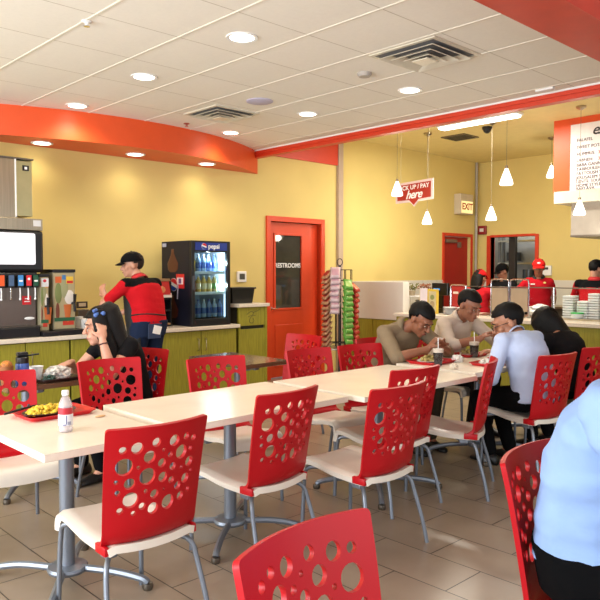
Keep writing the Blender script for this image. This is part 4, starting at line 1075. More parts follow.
bm = B(); tube(bm, smooth_path([(0, 0.10, 0), (0, 0.10, 0.34), (0, 0.08, 0.385), (0, 0.04, 0.39), (0, -0.12, 0.39)], 4), 0.009, 8); box(bm, -0.05, 0.05, 0.08, 0.12, 0, 0.01); obj('chrome_frame', bm, M['chrome'], t, True)
bm = B(); box(bm, -0.004, 0.004, -0.10, 0.085, 0.06, 0.37); cd = obj('card', bm, cm((176, 40, 34), 0.5), t)
bm = B(); box(bm, -0.007, -0.003, -0.02, 0.06, 0.27, 0.30); obj('print', bm, cm((236, 220, 200), 0.5), cd)
# things on the counter behind the glass
crumple('wrapped_food_pile', (8.10, 4.18, 0.925), (0.13, 0.17, 0.085), 17, cm((236, 232, 230), 0.4), 'pile of white wrapped sandwiches behind the glass', 'food')
crumple('paper_bag_pile', (7.66, 4.42, 0.911), (0.09, 0.14, 0.05), 19, cm((226, 216, 200), 0.7), 'low heap of crumpled pale paper in front of the glass', 'paper')
bm = B(); lathe(bm, [(0.028, 0), (0.038, 0.10), (0.034, 0.10), (0.001, 0.02)], 14)
tag(obj('blue_cup', bm, cm((40, 90, 190), 0.4), loc=(7.75, 4.92, 0.911), smooth=True), 'small bright blue cup on the counter by the sneeze guard end', 'cup')
for k, (y, n) in enumerate(((3.78, 9), (3.62, 7), (3.50, 10))):
    bm = B()
    for j in range(n):
        z = j*0.03; box(bm, -0.075, 0.075, -0.065, 0.065, z, z+0.024, 0.006)
    tag(obj('container_stack', bm, M['white'], loc=(8.06+0.03*k, y, 0.925)), ('white takeaway container stack just right of the guard post', 'lower middle white takeaway container stack behind the glass', 'tallest white takeaway container stack behind the glass')[k], 'containers', 'takeaway container stacks behind the glass')
t = thing('green_tub', 'white tub with bright green rim behind the glass', 'tub', (7.98, 3.66, 0.925))
bm = B(); lathe(bm, [(0.06, 0), (0.07, 0.06), (0.001, 0.06)], 16); obj('tub', bm, M['white'], t, True)
bm = B(); lathe(bm, [(0.073, 0.055), (0.073, 0.07), (0.001, 0.072)], 16); obj('lid', bm, cm((70, 200, 90), 0.4), t, True)
for k in range(2):
    bm = B()
    for j in range(8): lathe(bm, [(0.05, j*0.012), (0.09, j*0.012+0.012), (0.088, j*0.012+0.014), (0.001, j*0.012+0.006)], 18)
    tag(obj('bowl_stack', bm, M['white'], loc=(7.72+0.02*k, 5.26-0.2*k, 0.911), smooth=True), ('white bowl stack at the register end of the counter', 'white bowl stack behind the raised fist of the man in white')[k], 'bowls', 'white bowl stacks')
# back-of-house counter, menu panel, hood
bm = B(); box(bm, 8.88, 8.96, 1.6, 4.43, 2.53, ZK)
mp = tag(obj('orange_bulkhead', bm, M['orange']), 'orange panel carrying the white menu board at upper right', 'panel')
t = thing('menu_board', 'white menu board of extras on the orange panel', 'menu board', (8.87, 4.19, 2.52))
bm = B(); box(bm, -0.012, 0.0, -1.1, 0, 0, 0.87, 0.002); mb = obj('board', bm, cm((234, 226, 224), 0.5), t)
ink = cm((58, 40, 58), 0.6); red_ink = cm((196, 70, 60), 0.6)
text('extras', 0.19, (-0.016, -0.28, 0.765), FACE_X, cm((36, 30, 34), 0.5), mb, shear=0.35, bold=0.002, align='LEFT', space=0.9)
rows = [('FALAFEL', '0.50', 0.645), ('SWEET POTATO', '', 0.555), ('HUMMUS', '3.99', 0.465), ('LABNEH', '3.75', 0.385), ('BABA GANNOUJ', '', 0.325), ('TABBOULEH SALAD', '', 0.27), ('FATTOUSH SALAD', '', 0.215), ('JERUSALEM SALAD', '', 0.16), ('LENTIL SOUP', '', 0.11), ('HOME STYLE FRIES', '', 0.06), ('BAKLAVA', '', 0.018)]
for s_, pr_, z in rows:
    text(s_, 0.056, (-0.014, -0.085, z+0.012), FACE_X, ink, mb, align='LEFT')
    if pr_: text(pr_, 0.056, (-0.014, -0.125-0.040*len(s_), z+0.012), FACE_X, red_ink, mb, align='LEFT')
t = thing('extraction_hood', 'stainless extraction hood below the orange menu panel', 'hood', (8.8, 0, 0))
bm = B(); box(bm, -0.04, 0.5, 1.6, 4.36, 2.37, 2.525, 0.003); obj('upper_band', bm, cm((206, 196, 178), 0.4), t)
bm = B(); loft(bm, [[(0.05, 1.6, 2.37), (0.05, 4.16, 2.37), (1.3, 4.16, 2.37), (1.3, 1.6, 2.37)], [(0.0, 1.6, 1.95), (0.0, 4.14, 1.95), (1.3, 4.14, 1.95), (1.3, 1.6, 1.95)]]); obj('hood_body', bm, cm((150, 143, 134), 0.4, metal=0.3), t)
bm = B(); box(bm, -0.01, 1.3, 1.6, 4.14, 1.925, 1.95); obj('lower_rim', bm, M['steel_dark'], t)
t = thing('prep_counter', 'steel work counter along the kitchen back wall', 'counter', (10.65, 2.2, 0))
bm = B(); box(bm, -0.02, 0.62, -2, 3.45, 0.88, 0.91); obj('counter_top', bm, M['steel'], t)
bm = B(); box(bm, 0.02, 0.62, -2, 3.45, 0.05, 0.88); obj('counter_base', bm, M['steel_dark'], t)

# signs and wall fittings
t = thing('pick_up_sign', 'dark red speech bubble sign reading PICK UP / PAY here', 'sign', (7.6, 5.77, 2.56))
out = [(-0.335, -0.155), (-0.07, -0.15), (0.0, -0.215), (0.07, -0.145), (0.335, -0.13), (0.335, 0.165), (-0.335, 0.135)]
inn = [(-0.30, -0.12), (-0.085, -0.118), (0.0, -0.195), (0.085, -0.112), (0.30, -0.098), (0.30, 0.128), (-0.30, 0.102)]
bm = B(); loft(bm, [[(0.0, -p, q) for p, q in out], [(0.02, -p, q) for p, q in out]]); sb = obj('sign_board', bm, cm((226, 204, 196), 0.5), t)
bm = B(); loft(bm, [[(-0.004, -p, q) for p, q in inn], [0.0 and p or (0.001, -p, q) for p, q in inn]]); obj('sign_face', bm, cm((166, 44, 28), 0.5), sb)
text('PICK UP / PAY', 0.088, (-0.007, 0, 0.062), (R(90), R(-2), R(-90)), M['white'], sb, bold=0.002); sb.parent.scale = (1, 0.93, 0.93)
text('here', 0.17, (-0.007, 0, -0.045), (R(90), R(-2), R(-90)), M['white'], sb, shear=0.4, bold=0.003, space=0.9)
bm = B()
for y in (-0.25, 0.25): cyl(bm, (0.01, y, 0.12), (0.01, y, (ZK-2.56)/0.93), 0.002, 5)
obj('hanging_wire', bm, cm((170, 160, 130), 0.4), t)
t = thing('exit_sign', 'lit EXIT sign box on the yellow wall above the red door', 'sign', (10.72, YW, 2.66))
bm = B(); box(bm, -0.20, 0.20, -0.14, 0.0, -0.16, 0.20, 0.008); obj('housing', bm, cm((206, 192, 168), 0.5), t)
bm = B(); box(bm, -0.175, 0.175, -0.146, -0.139, -0.14, 0.07); fc = obj('lit_face', bm, M['exitglow'], t)
text('EXIT', 0.16, (0, -0.149, -0.03), FACE_Y, cm((190, 60, 30), 0.5), fc, bold=0.004)
t = thing('fire_alarm', 'small red fire alarm on the back wall left of the staff opening', 'alarm', (XK, 6.97, 2.44)) if False else thing('fire_alarm', 'small red fire alarm on the yellow wall by the kitchen opening', 'alarm', (XK, 6.98, 2.24))
bm = B(); box(bm, -0.06, 0, -0.08, 0.08, -0.08, 0.08, 0.01); obj('case', bm, cm((140, 26, 34), 0.4), t)
bm = B(); box(bm, -0.066, -0.06, -0.04, 0.04, -0.03, 0.03); obj('strobe', bm, cm((220, 214, 206), 0.3), t)
t = thing('wall_switch_box', 'white control box on the back wall right of the kitchen opening', 'switch box', (XK, 5.73, 1.49))
bm = B(); box(bm, -0.05, 0, -0.10, 0.10, -0.08, 0.09, 0.008); obj('case', bm, M['white'], t)
bm = B(); box(bm, -0.054, -0.049, -0.05, 0.03, 0.02, 0.06); obj('display', bm, cm((60, 58, 62), 0.4), t)
t = thing('kitchen_fill_light', 'added square fill light, unseen, brightening the back kitchen', 'ceiling light', (XK+0.65, 6.4, ZK))  # added fill, out of view, to brighten the back kitchen
bm = B(); box(bm, -0.3, 0.3, -0.3, 0.3, -0.05, 0, 0.005); obj('diffuser', bm, M['strip'], t)
l = bpy.data.lights.new('tube_light', 'AREA'); l.size = 0.55; l.energy = 40; l.color = (0.95, 0.97, 1.0)  # area lamp of the added kitchen fill, not a real tube
o = bpy.data.objects.new('tube_light', l); COL.objects.link(o); o.parent = t; o.location = (0, 0, -0.06)
# back kitchen furniture through the opening
t = thing('kitchen_shelf', 'steel shelving with pans in the back kitchen', 'shelf', (XK+0.95, 6.3, 0))
for y in (-0.8, 0.9):
    bm = B(); box(bm, -0.02, 0.02, y-0.02, y+0.02, 0, 2.3); box(bm, 0.14, 0.18, y-0.02, y+0.02, 0, 2.3); obj('upright', bm, cm((110, 110, 110), 0.4), t)
for z in (1.25, 1.62, 2.05):
    bm = B(); box(bm, -0.04, 0.18, -0.82, 0.92, z, z+0.03); obj('shelf_board', bm, M['steel'], t)
for y, z, r, h_ in ((-0.5, 1.65, 0.11, 0.2), (-0.15, 1.65, 0.13, 0.26), (0.62, 1.65, 0.14, 0.16), (0.3, 1.28, 0.12, 0.2), (-0.4, 1.28, 0.13, 0.18)):
    bm = B(); lathe(bm, [(r, 0), (r, h_), (r*0.95, h_), (r*0.95, 0.01), (0.001, 0.01)], 18); 
    tag(obj('cooking_pot', bm, cm((90, 92, 94), 0.3, metal=0.8), loc=(XK+1.01, 6.3+y, z+0.035), smooth=True), 'grey steel cooking pot on the back kitchen shelf', 'pot', 'pots on the back kitchen shelf')
bm = B(); box(bm, XK+0.16, XK+0.24, 6.42, 6.55, 0, 2.3, 0.004)
tag(obj('kitchen_post', bm, cm((46, 44, 40), 0.5)), 'dark upright post just inside the kitchen opening', 'post')

# ------------------------------------------------------------------ people
def cap_seg(bm, p0, r0, p1, r1, n=12, mi=0):
    p0, p1 = V(p0), V(p1); d = p1-p0; L = d.length
    if L < 1e-5: return ball(bm, p0, r0, n)
    d = d/L; x, y = frame_of(d); rings = []
    def ring(c, r): rings.append([c+(x*math.cos(2*PI*j/n)+y*math.sin(2*PI*j/n))*r for j in range(n)])
    for a in (80, 55, 28): ring(p0-d*r0*math.sin(R(a)), r0*math.cos(R(a)))
    ring(p0, r0); ring(p1, r1)
    for a in (28, 55, 80): ring(p1+d*r1*math.sin(R(a)), r1*math.cos(R(a)))
    return loft(bm, rings, True, mi)

def oval_loft(bm, secs, side, n=20, mi=0):
    """secs: (centre, half width, half depth); rings are squared ovals across the path"""
    cs = [V(s[0]) for s in secs]; rings = []
    for i, (c, rx, ry) in enumerate(secs):
        d = (cs[min(i+1, len(cs)-1)]-cs[max(i-1, 0)]).normalized()
        sx = (V(side)-d*V(side).dot(d)).normalized(); fy = d.cross(sx)
        rings.append([cs[i]+sx*rx*math.copysign(abs(math.cos(a))**0.85, math.cos(a))+fy*ry*math.copysign(abs(math.sin(a))**0.85, math.sin(a)) for a in [2*PI*j/n for j in range(n)]])
    return loft(bm, rings, True, mi)

def fuse(bm, voxel, smooth=4, factor=0.5):
    """weld overlapping closed shapes into one continuous skin"""
    bmesh.ops.recalc_face_normals(bm, faces=bm.faces[:])
    me = bpy.data.meshes.new('fuse'); bm.to_mesh(me); bm.free()
    o = bpy.data.objects.new('fuse', me); COL.objects.link(o)
    m = o.modifiers.new('r', 'REMESH'); m.mode = 'VOXEL'; m.voxel_size = voxel; m.use_smooth_shade = True
    if smooth:
        s = o.modifiers.new('s', 'SMOOTH'); s.factor = factor; s.iterations = smooth
    bpy.context.view_layer.update()
    dg = bpy.context.evaluated_depsgraph_get()
    out = bpy.data.meshes.new_from_object(o.evaluated_get(dg))
    bpy.data.objects.remove(o); bpy.data.meshes.remove(me)
    return out

from mathutils import noise
def wrinkle(me, a, b, amp=0.0075):
    """cloth folds that run across the body"""
    ns = [v.normal.copy() for v in me.vertices]
    for v, n in zip(me.vertices, ns):
        p = v.co; q = V((p.x*5, p.y*6, p.z*13))
        f = noise.noise(q+V((a.x*9, 3.1, 0)))+0.5*noise.noise(q*2.1)
        v.co = p+n*max(-0.002, amp*(f+0.15))

def ik(a, b, l1, l2, pole):
    a, b = V(a), V(b); d = b-a; L = d.length
    mx = (l1+l2)*0.995
    if L > mx: b = a+d*(mx/L); d = b-a; L = mx
    u = d/L; x = (l1*l1-l2*l2+L*L)/(2*L); hgt = math.sqrt(max(0.0, l1*l1-x*x))
    p = V(pole); p = (p-u*p.dot(u))
    p = p.normalized() if p.length > 1e-5 else frame_of(u)[0]
    return a+u*x+p*hgt, b

def hand(bm, wr, d, nrm, side, s=1.0, curl=0.5, fist=False):
    """palm, four fingers of different lengths and a thumb leaving the palm's side"""
    d = V(d).normalized(); nrm = V(nrm); nrm = (nrm-d*nrm.dot(d)).normalized(); sx = d.cross(nrm).normalized()*side
    M3 = Matrix((sx, d, nrm)).transposed()
    ball(bm, V(wr)+d*0.045*s, (0.040*s, 0.05*s, 0.017*s), 12, m3=M3)
    cap_seg(bm, V(wr)-d*0.03, 0.024*s, V(wr)+d*0.02*s, 0.025*s)
    c = 1.25 if fist else curl
    for k, (off, ln) in enumerate(((-0.030, 0.070), (-0.010, 0.078), (0.011, 0.074), (0.031, 0.058))):
        p = V(wr)+d*0.082*s+sx*off*s; a = 0.25*c; q = p; rad = 0.0092*s
        for seg, fr in enumerate((0.42, 0.32, 0.26)):
            a += c*(0.75 if seg else 0.45)
            nx = q+(d*math.cos(a)+nrm*math.sin(a))*ln*fr*s+sx*off*0.08
            cap_seg(bm, q, rad, nx, rad*0.92, 8); q = nx; rad *= 0.94
    p = V(wr)+d*0.030*s-sx*0.034*s
    q = p+(d*0.55-sx*0.62+nrm*0.3).normalized()*0.036*s; cap_seg(bm, p, 0.013*s, q, 0.0115*s, 8)
    q2 = q+(d*0.85-sx*0.05+nrm*(0.35+0.3*c)).normalized()*0.032*s; cap_seg(bm, q, 0.0112*s, q2, 0.0095*s, 8)

def by_face(me, fn):
    for p in me.polygons: p.material_index = fn(p.center)

def person(label, loc, rz, pel, nek, hd, face, armL, armR, legL, legR, skin, shirt, trousers=(22, 22, 26), shoe=(18, 17, 17),
           sleeve=0.6, hair=(14, 11, 10), hairstyle='short', cap=None, fat=1.0, s=1.0, voxel=0.0085, yoke=None, collar=True,
           fistL=False, fistR=False, curlL=0.5, curlR=0.5, shw=0.185, extras=None, handL=None, handR=None, knee=(0, 1, 0.6), hs=1.0, lower=0.0, tuck=False):
    t = thing('person', label, 'person', loc, rz)
    sk = cm(skin, 0.5); sh = mat('shirt_cloth', shirt, 0.85, var=0.03, vscale=10, bump=0.5, bscale=11, spec=0.15); tr = mat('trouser_cloth', tuple(int(v*0.75) for v in trousers), 0.9, var=0.05, spec=0.1)
    pel, nek, hd = V(pel), V(nek), V(hd)
    sp = nek-pel
    mid = pel.lerp(nek, 0.5)+V((0, -0.035, 0)) if sp.y > 0.08 else pel.lerp(nek, 0.5)
    che = pel.lerp(nek, 0.76)+V((0, -0.03 if sp.y > 0.08 else 0.0, 0))
    side = V((1, 0, 0))
    torso = [(pel+V((0, 0, -0.09)), 0.12*fat, 0.085*fat), (pel, 0.165*fat, 0.12*fat), (pel.lerp(mid, 0.55), 0.155*fat, 0.118*fat), (mid, 0.155*fat, 0.115*fat), (che, 0.172*s*(0.5+0.5*fat), 0.118*(0.5+0.5*fat)), (nek.lerp(che, 0.38), 0.150*s, 0.092), (nek.lerp(che, 0.12), 0.085*s, 0.068), (nek+(nek-che)*0.12, 0.055, 0.052)]
    up = (nek-che).normalized(); fwd = side.cross(up)*-1
    fwd = up.cross(side)*-1 if up.cross(side).y < 0 else up.cross(side)
    sj = {k: nek+side*(x*shw*s)-up*0.055-fwd*0.0 for k, x in (('L', -1), ('R', 1))}
    hipj = {k: pel+side*(x*0.09*fat)+V((0, 0.02, -0.02)) for k, x in (('L', -1), ('R', 1))}
    arms = {}
    for k, a in (('L', armL), ('R', armR)):
        el, wr = ik(sj[k], a[0], 0.29*s, 0.255*s, a[1]); arms[k] = (el, wr)
    legs = {}
    for k, a in (('L', legL), ('R', legR)):
        kn, an = ik(hipj[k], a, 0.43*s, 0.42*s, knee); legs[k] = (kn, an)
    # head frame
    Rm = Euler((R(face[1]), R(face[2]) if len(face) > 2 else 0, R(face[0])), 'XYZ').to_matrix()
    Rm = Matrix.Rotation(R(face[0]), 3, 'Z') @ Matrix.Rotation(R(face[1]), 3, 'X') @ Matrix.Rotation(R(face[2]) if len(face) > 2 else 0, 3, 'Y')
    def H(x, y, z): return hd+Rm @ (V((x, y, z))*hs)
    Rm0 = Rm; Rm = Rm0*hs
    # --- body: one continuous skin
    bm = B()
    oval_loft(bm, [(c, a*0.9, b*0.9) for c, a, b in torso], side)
    for k in 'LR':
        el, wr = arms[k]
        cap_seg(bm, nek-up*0.05, 0.05, sj[k], 0.05*s); cap_seg(bm, sj[k], 0.05*s, el, 0.039*s); cap_seg(bm, el, 0.041*s, el.lerp(wr, 0.35), 0.041*s); cap_seg(bm, el.lerp(wr, 0.35), 0.041*s, wr, 0.026*s)
        hn = handL if k == 'L' else handR
        dd = (wr-el).normalized(); nn = V((0, 0, -1)) if abs(dd.z) < 0.8 else V((0, 1, 0))
        if hn: dd, nn = V(hn[0]), V(hn[1])
        hand(bm, wr, dd, nn, 1 if k == 'R' else -1, s, curlL if k == 'L' else curlR, fistL if k == 'L' else fistR)
        kn, an = legs[k]
        cap_seg(bm, hipj[k], 0.082*fat, kn, 0.056); cap_seg(bm, kn, 0.056, kn.lerp(an, 0.35), 0.056); cap_seg(bm, kn.lerp(an, 0.35), 0.055, an, 0.036)
        cap_seg(bm, an, 0.036, an+V((0, 0.06, -0.05)), 0.03)
    cap_seg(bm, nek-up*0.03, 0.058, H(0, -0.025, -0.055), 0.052)
    ball(bm, H(0, -0.014, 0.03), (0.074, 0.094, 0.086), 18, m3=Rm); ball(bm, H(0, 0.018, -0.045), (0.056, 0.066, 0.068), 16, m3=Rm)
    ball(bm, H(0, 0.058, -0.088), (0.028, 0.024, 0.022), 10, m3=Rm); ball(bm, H(0, 0.066, 0.028), (0.052, 0.02, 0.016), 12, m3=Rm)
    cap_seg(bm, H(0, 0.078, 0.012), 0.009, H(0, 0.1, -0.024), 0.0145); ball(bm, H(0.012, 0.09, -0.027), 0.009, 8); ball(bm, H(-0.012, 0.09, -0.027), 0.009, 8)
    ball(bm, H(0, 0.079, -0.054), (0.024, 0.012, 0.009), 10, m3=Rm); ball(bm, H(0, 0.077, -0.067), (0.021, 0.012, 0.009), 10, m3=Rm)
    for x in (-1, 1):
        ball(bm, H(0.074*x, -0.012, -0.004), (0.011, 0.022, 0.033), 12, m3=Rm); ball(bm, H(0.042*x, 0.052, -0.02), (0.022, 0.022, 0.022), 10, m3=Rm)
    body = obj('body', fuse(bm, voxel, 2, 0.4), sk, t, 'all')
    # --- face details
    for x in (-1, 1):
        bm = B(); ball(bm, H(0.029*x, 0.0745, 0.003), (0.0115, 0.006, 0.0034), 10, m3=Rm); e = obj('eye', bm, cm((188, 172, 160), 0.5), t, 'all')
        bm = B(); ball(bm, H(0.029*x, 0.0795, 0.002), (0.0058, 0.003, 0.0048), 8, m3=Rm); obj('iris', bm, cm((30, 20, 14), 0.2), e, 'all')
        bm = B(); tube(bm, [H(0.013*x, 0.085, 0.022), H(0.029*x, 0.083, 0.027), H(0.045*x, 0.071, 0.021)], [0.003, 0.0036, 0.002], 6); obj('eyebrow', bm, cm(hair, 0.8), t, 'all')
    bm = B(); tube(bm, [H(-0.024, 0.082, -0.059), H(-0.01, 0.090, -0.060), H(0.01, 0.090, -0.060), H(0.024, 0.082, -0.059)], [0.002, 0.0042, 0.0042, 0.002], 6)
    obj('mouth', bm, cm((132, 62, 54), 0.5), t, 'all')
    # --- shirt
    bm = B(); g = 0.012
    low = [(pel+V((0, 0, -0.10-lower)), 0.15*fat+g, 0.115*fat+g)] if lower else [(pel+V((0, 0, -0.04)), 0.165*fat+g+0.006, 0.125*fat+g+0.006)]
    if tuck: low = [(pel+V((0, 0, 0.0)), 0.15*fat+g, 0.11*fat+g)]
    tt = low+[(c, a+g, b+g) for c, a, b in torso[1:7]]
    oval_loft(bm, tt, side, 24)
    ends = {}
    for k in 'LR':
        el, wr = arms[k]
        cap_seg(bm, nek-up*0.055, 0.062, sj[k], 0.062*s)
        if sleeve <= 1: 
            e = sj[k].lerp(el, sleeve); cap_seg(bm, sj[k], 0.063*s, e, 0.056*s)
        else:
            cap_seg(bm, sj[k], 0.063*s, el, 0.052*s); e = el.lerp(wr, sleeve-1); cap_seg(bm, el, 0.053*s, e, 0.045*s)
            d_ = (wr-el).normalized(); cap_seg(bm, e-d_*0.03, 0.048*s, e-d_*0.002, 0.049*s)
    me = fuse(bm, voxel*1.25, 5, 0.5); wrinkle(me, pel, nek, 0.0075 if fat < 1.3 else 0.015)
    yk = None
    so = obj('shirt', me, [sh, mat('yoke_cloth', tuple(int(v*0.7) for v in yoke), 0.9, spec=0.1) if yoke else sh], t, 'all')
    if yoke:
        zt = che.lerp(nek, 0.15)
        by_face(me, lambda c: 1 if (c-sj['L']).dot(up) > -0.055+0.25*max(0.0, abs(c.x-nek.x)-shw*s+0.03) and abs(c.x-nek.x) < shw*s+0.045 else 0)
    if collar:
        bm = B(); n = 22; cu = (H(0, -0.02, -0.05)-nek).normalized(); cx_, cy_ = side, cu.cross(side); fs_ = 1 if cy_.y > 0 else -1
        # folded collar, open at the throat, with two points
        rows = []
        for rr, hh, dr in ((0.066, 0.016, 0.0), (0.070, 0.036, -0.004), (0.084, 0.016, 0.014), (0.094, -0.014, 0.034)):
            row = []
            for j in range(25):
                a = R(90+26)+R(360-52)*j/24
                fr = max(0.0, math.sin(a)); 
                row.append(nek+cu*(0.004+hh-0.030*fr-dr*fr)+cx_*math.cos(a)*rr+cy_*math.sin(a)*rr*-0.95*-1*fs_+V((0, 0, 0)))
            rows.append(row)
        vr = [[bm.verts.new(p) for p in r_] for r_ in rows]
        for i in range(3):
            for j in range(24): bm.faces.new((vr[i][j], vr[i][j+1], vr[i+1][j+1], vr[i+1][j]))
        co = obj('collar', bm, cm(collar, 0.7) if isinstance(collar, tuple) else sh, t, 'all'); sd = co.modifiers.new('thickness', 'SOLIDIFY'); sd.thickness = 0.004
    # --- trousers and shoes
    bm = B(); oval_loft(bm, [(pel+V((0, 0, -0.10)), 0.14*fat+0.008, 0.105*fat+0.008), (pel, 0.165*fat+0.009, 0.12*fat+0.009), (pel.lerp(mid, 0.25), 0.16*fat+0.006, 0.118*fat+0.006)] if not tuck else [(pel+V((0, 0.0, -0.10)), 0.155*fat, 0.112*fat), (pel, 0.168*fat+0.016, 0.112*fat+0.012), (pel.lerp(mid, 0.2), 0.163*fat+0.022, 0.12*fat+0.022)], side)
    for k in 'LR':
        kn, an = legs[k]
        cap_seg(bm, hipj[k], 0.098*fat, kn, 0.072); cap_seg(bm, kn, 0.071, an+V((0, 0, 0.02)), 0.056)
    obj('trousers', fuse(bm, voxel*1.5, 4), tr, t, 'all')
    for k in 'LR':
        kn, an = legs[k]
        f = (kn-an); f.z = 0
        f = V((f.x, abs(f.y)+0.12, 0)).normalized(); ax = f.cross(V((0, 0, 1)))
        z0 = max(0.0, an.z-0.085) if an.z < 0.2 else an.z-0.085
        bm = B(); rings = []
        for q, wd, ht in ((-0.075, 0.026, 0.05), (-0.06, 0.036, 0.085), (-0.01, 0.038, 0.095), (0.05, 0.042, 0.075), (0.12, 0.047, 0.05), (0.165, 0.04, 0.036), (0.185, 0.02, 0.025)):
            c = V((an.x, an.y, z0))+f*q
            rings.append([c+ax*wd*math.cos(2*PI*j/14)+V((0, 0, ht/2+ht/2*math.sin(2*PI*j/14))) for j in range(14)])
        loft(bm, rings); obj('shoe', bm, cm(shoe, 0.4), t, 'all')
    # --- hair
    rnd = random.Random(int(abs(loc[0]*97)))
    if hairstyle:
        bm = B(); bmesh.ops.create_uvsphere(bm, u_segments=28, v_segments=20, radius=1.0)
        dele = []
        for v in bm.verts:
            x, y, z = v.co
            k = 1+0.05*noise.noise(V((x*4, y*4, z*4+loc[0])))+0.025*noise.noise(V((x*11, y*11, z*11)))
            v.co = V((x*0.088*k, -0.018+y*0.111*k, 0.038+z*0.101*k))
        for v in bm.verts:
            p = v.co
            hairline = 0.062 if p.y > 0.03 else (0.062-(0.03-p.y)*1.15 if p.y > -0.05 else -0.045)
            if abs(p.x) > 0.06 and -0.045 < p.y < 0.02: hairline = max(hairline, 0.008)
            if p.z < hairline-0.002+0.007*noise.noise(V((p.x*60, p.y*60, loc[0]))): dele.append(v)
        bmesh.ops.delete(bm, geom=dele, context='VERTS')
        for v in bm.verts: v.co = hd+Rm @ v.co
        h = obj('hair', bm, mat('hair_strands', tuple(int(v*0.7) for v in hair), 0.6, var=0.25, vscale=30, bump=0.3, bscale=120, spec=0.2), t, 'all')
        sd = h.modifiers.new('thickness', 'SOLIDIFY'); sd.thickness = 0.012; sd.offset = -1
    if cap:
        capm = mat('cap_cloth', cap, 0.9, var=0.03, spec=0.12)
        bm = B(); bmesh.ops.create_uvsphere(bm, u_segments=28, v_segments=18, radius=1.0)
        for v in bm.verts: v.co = V((v.co.x*0.092, -0.014+v.co.y*0.113, 0.040+v.co.z*0.098))
        bmesh.ops.delete(bm, geom=[v for v in bm.verts if v.co.z < 0.034], context='VERTS')
        for v in bm.verts: v.co = hd+Rm @ v.co
        cp = obj('cap', bm, capm, t, 'all'); sd = cp.modifiers.new('thickness', 'SOLIDIFY'); sd.thickness = 0.006; sd.offset = -1
        bm = B()
        def bf(u, v): return H(0.085*math.sin(u)*(1-0.12*v), 0.055+0.04*math.cos(u)*0.9+0.062*v*(0.45+0.55*math.cos(u)), 0.046-0.022*v-0.014*math.sin(u)**2)
        grid_shell(bm, bf, lspace(-1.35, 1.35, 13), lspace(0, 1, 5), 0.006); obj('cap_bill', bm, capm, cp, 'all')
        bm = B(); ball(bm, H(0, -0.014, 0.138), 0.008, 8); obj('cap_button', bm, capm, cp, 'all')
    info = dict(t=t, H=H, Rm=Rm0, hs=hs, arms=arms, legs=legs, sj=sj, nek=nek, che=che, pel=pel, mid=mid, up=up, fwd=fwd, sh=sh)
    return info

BR = (150, 100, 74)
def at_chair(c): return (c.location.x, c.location.y, 0), c.rotation_euler.z
def seat_legs(dx=0.0, ay=0.33, sp=0.12): return (-sp+dx, ay, 0.085), (sp+dx, ay, 0.085)

# large man in blue at lower right, seated
l, rz = at_chair(cC8)
lL, lR = seat_legs(0, 0.38, 0.17)
K = person('large seated man in light blue shirt and black trousers, lower right corner', l, rz, (0, -0.055, 0.60), (0.03, 0.07, 1.15), (0.03, 0.17, 1.32), (0, -14), ((-0.22, 0.44, 0.80), (-0.7, -0.4, -0.5)), ((0.20, 0.46, 0.80), (0.7, -0.4, -0.5)), lL, lR,
    (196, 140, 112), (142, 170, 216), trousers=(10, 10, 12), sleeve=1.75, fat=1.36, s=1.15, hairstyle='short', hair=(40, 30, 24), voxel=0.009, shw=0.2, tuck=True)

# man in tan shirt, far side
l, rz = at_chair(cD6)
lL, lR = seat_legs(0, 0.30)
A_ = person('man in tan shirt hunched over his tray, leftmost of the eating men', l, rz, (0, -0.10, 0.565), (0.0, 0.12, 1.02), (-0.03, 0.27, 1.08), (6, -38), ((-0.10, 0.44, 0.865), (-0.9, -0.2, -0.5)), ((0.07, 0.45, 0.86), (0.9, -0.2, -0.5)), lL, lR,
    (140, 88, 62), (134, 116, 92), sleeve=1.1, trousers=(92, 80, 62), fat=1.1, hs=1.09, s=1.05, shw=0.2, handL=((0.5, 0.3, 0.75), (0.6, 0.2, -0.6)), handR=((-0.5, 0.3, 0.75), (-0.6, 0.2, -0.6)), curlL=0.8, curlR=0.8)
# man in white shirt
l, rz = at_chair(cB)
lL, lR = seat_legs(0, 0.30)
B_ = person('man in off white shirt resting his raised fist, facing the table', l, rz, (0, -0.10, 0.565), (0.02, 0.10, 1.06), (0.05, 0.22, 1.17), (-8, -24), ((-0.08, 0.42, 0.93), (-0.9, -0.1, -0.7)), ((0.19, 0.43, 0.90), (0.9, 0.0, -0.6)), lL, lR,
    (152, 100, 76), (206, 190, 176), sleeve=1.2, trousers=(46, 42, 42), fat=1.08, hs=1.09, s=1.05, shw=0.2, fistL=True, handL=((0.1, 0.1, 1), (0.6, -0.3, 0)), handR=((-0.7, 0.2, 0.5), (-0.3, 0.3, -0.8)), curlR=0.9)
bm = B(); w0, w1 = B_['arms']['L']; d_ = (w1-w0).normalized(); x, y = frame_of(d_); c = w1-d_*0.02
tube(bm, [c+(x*math.cos(2*PI*k/16)+y*math.sin(2*PI*k/16))*0.031 for k in range(16)], 0.006, 6, close=True); obj('wristwatch', bm, M['chrome'], B_['t'], 'all')
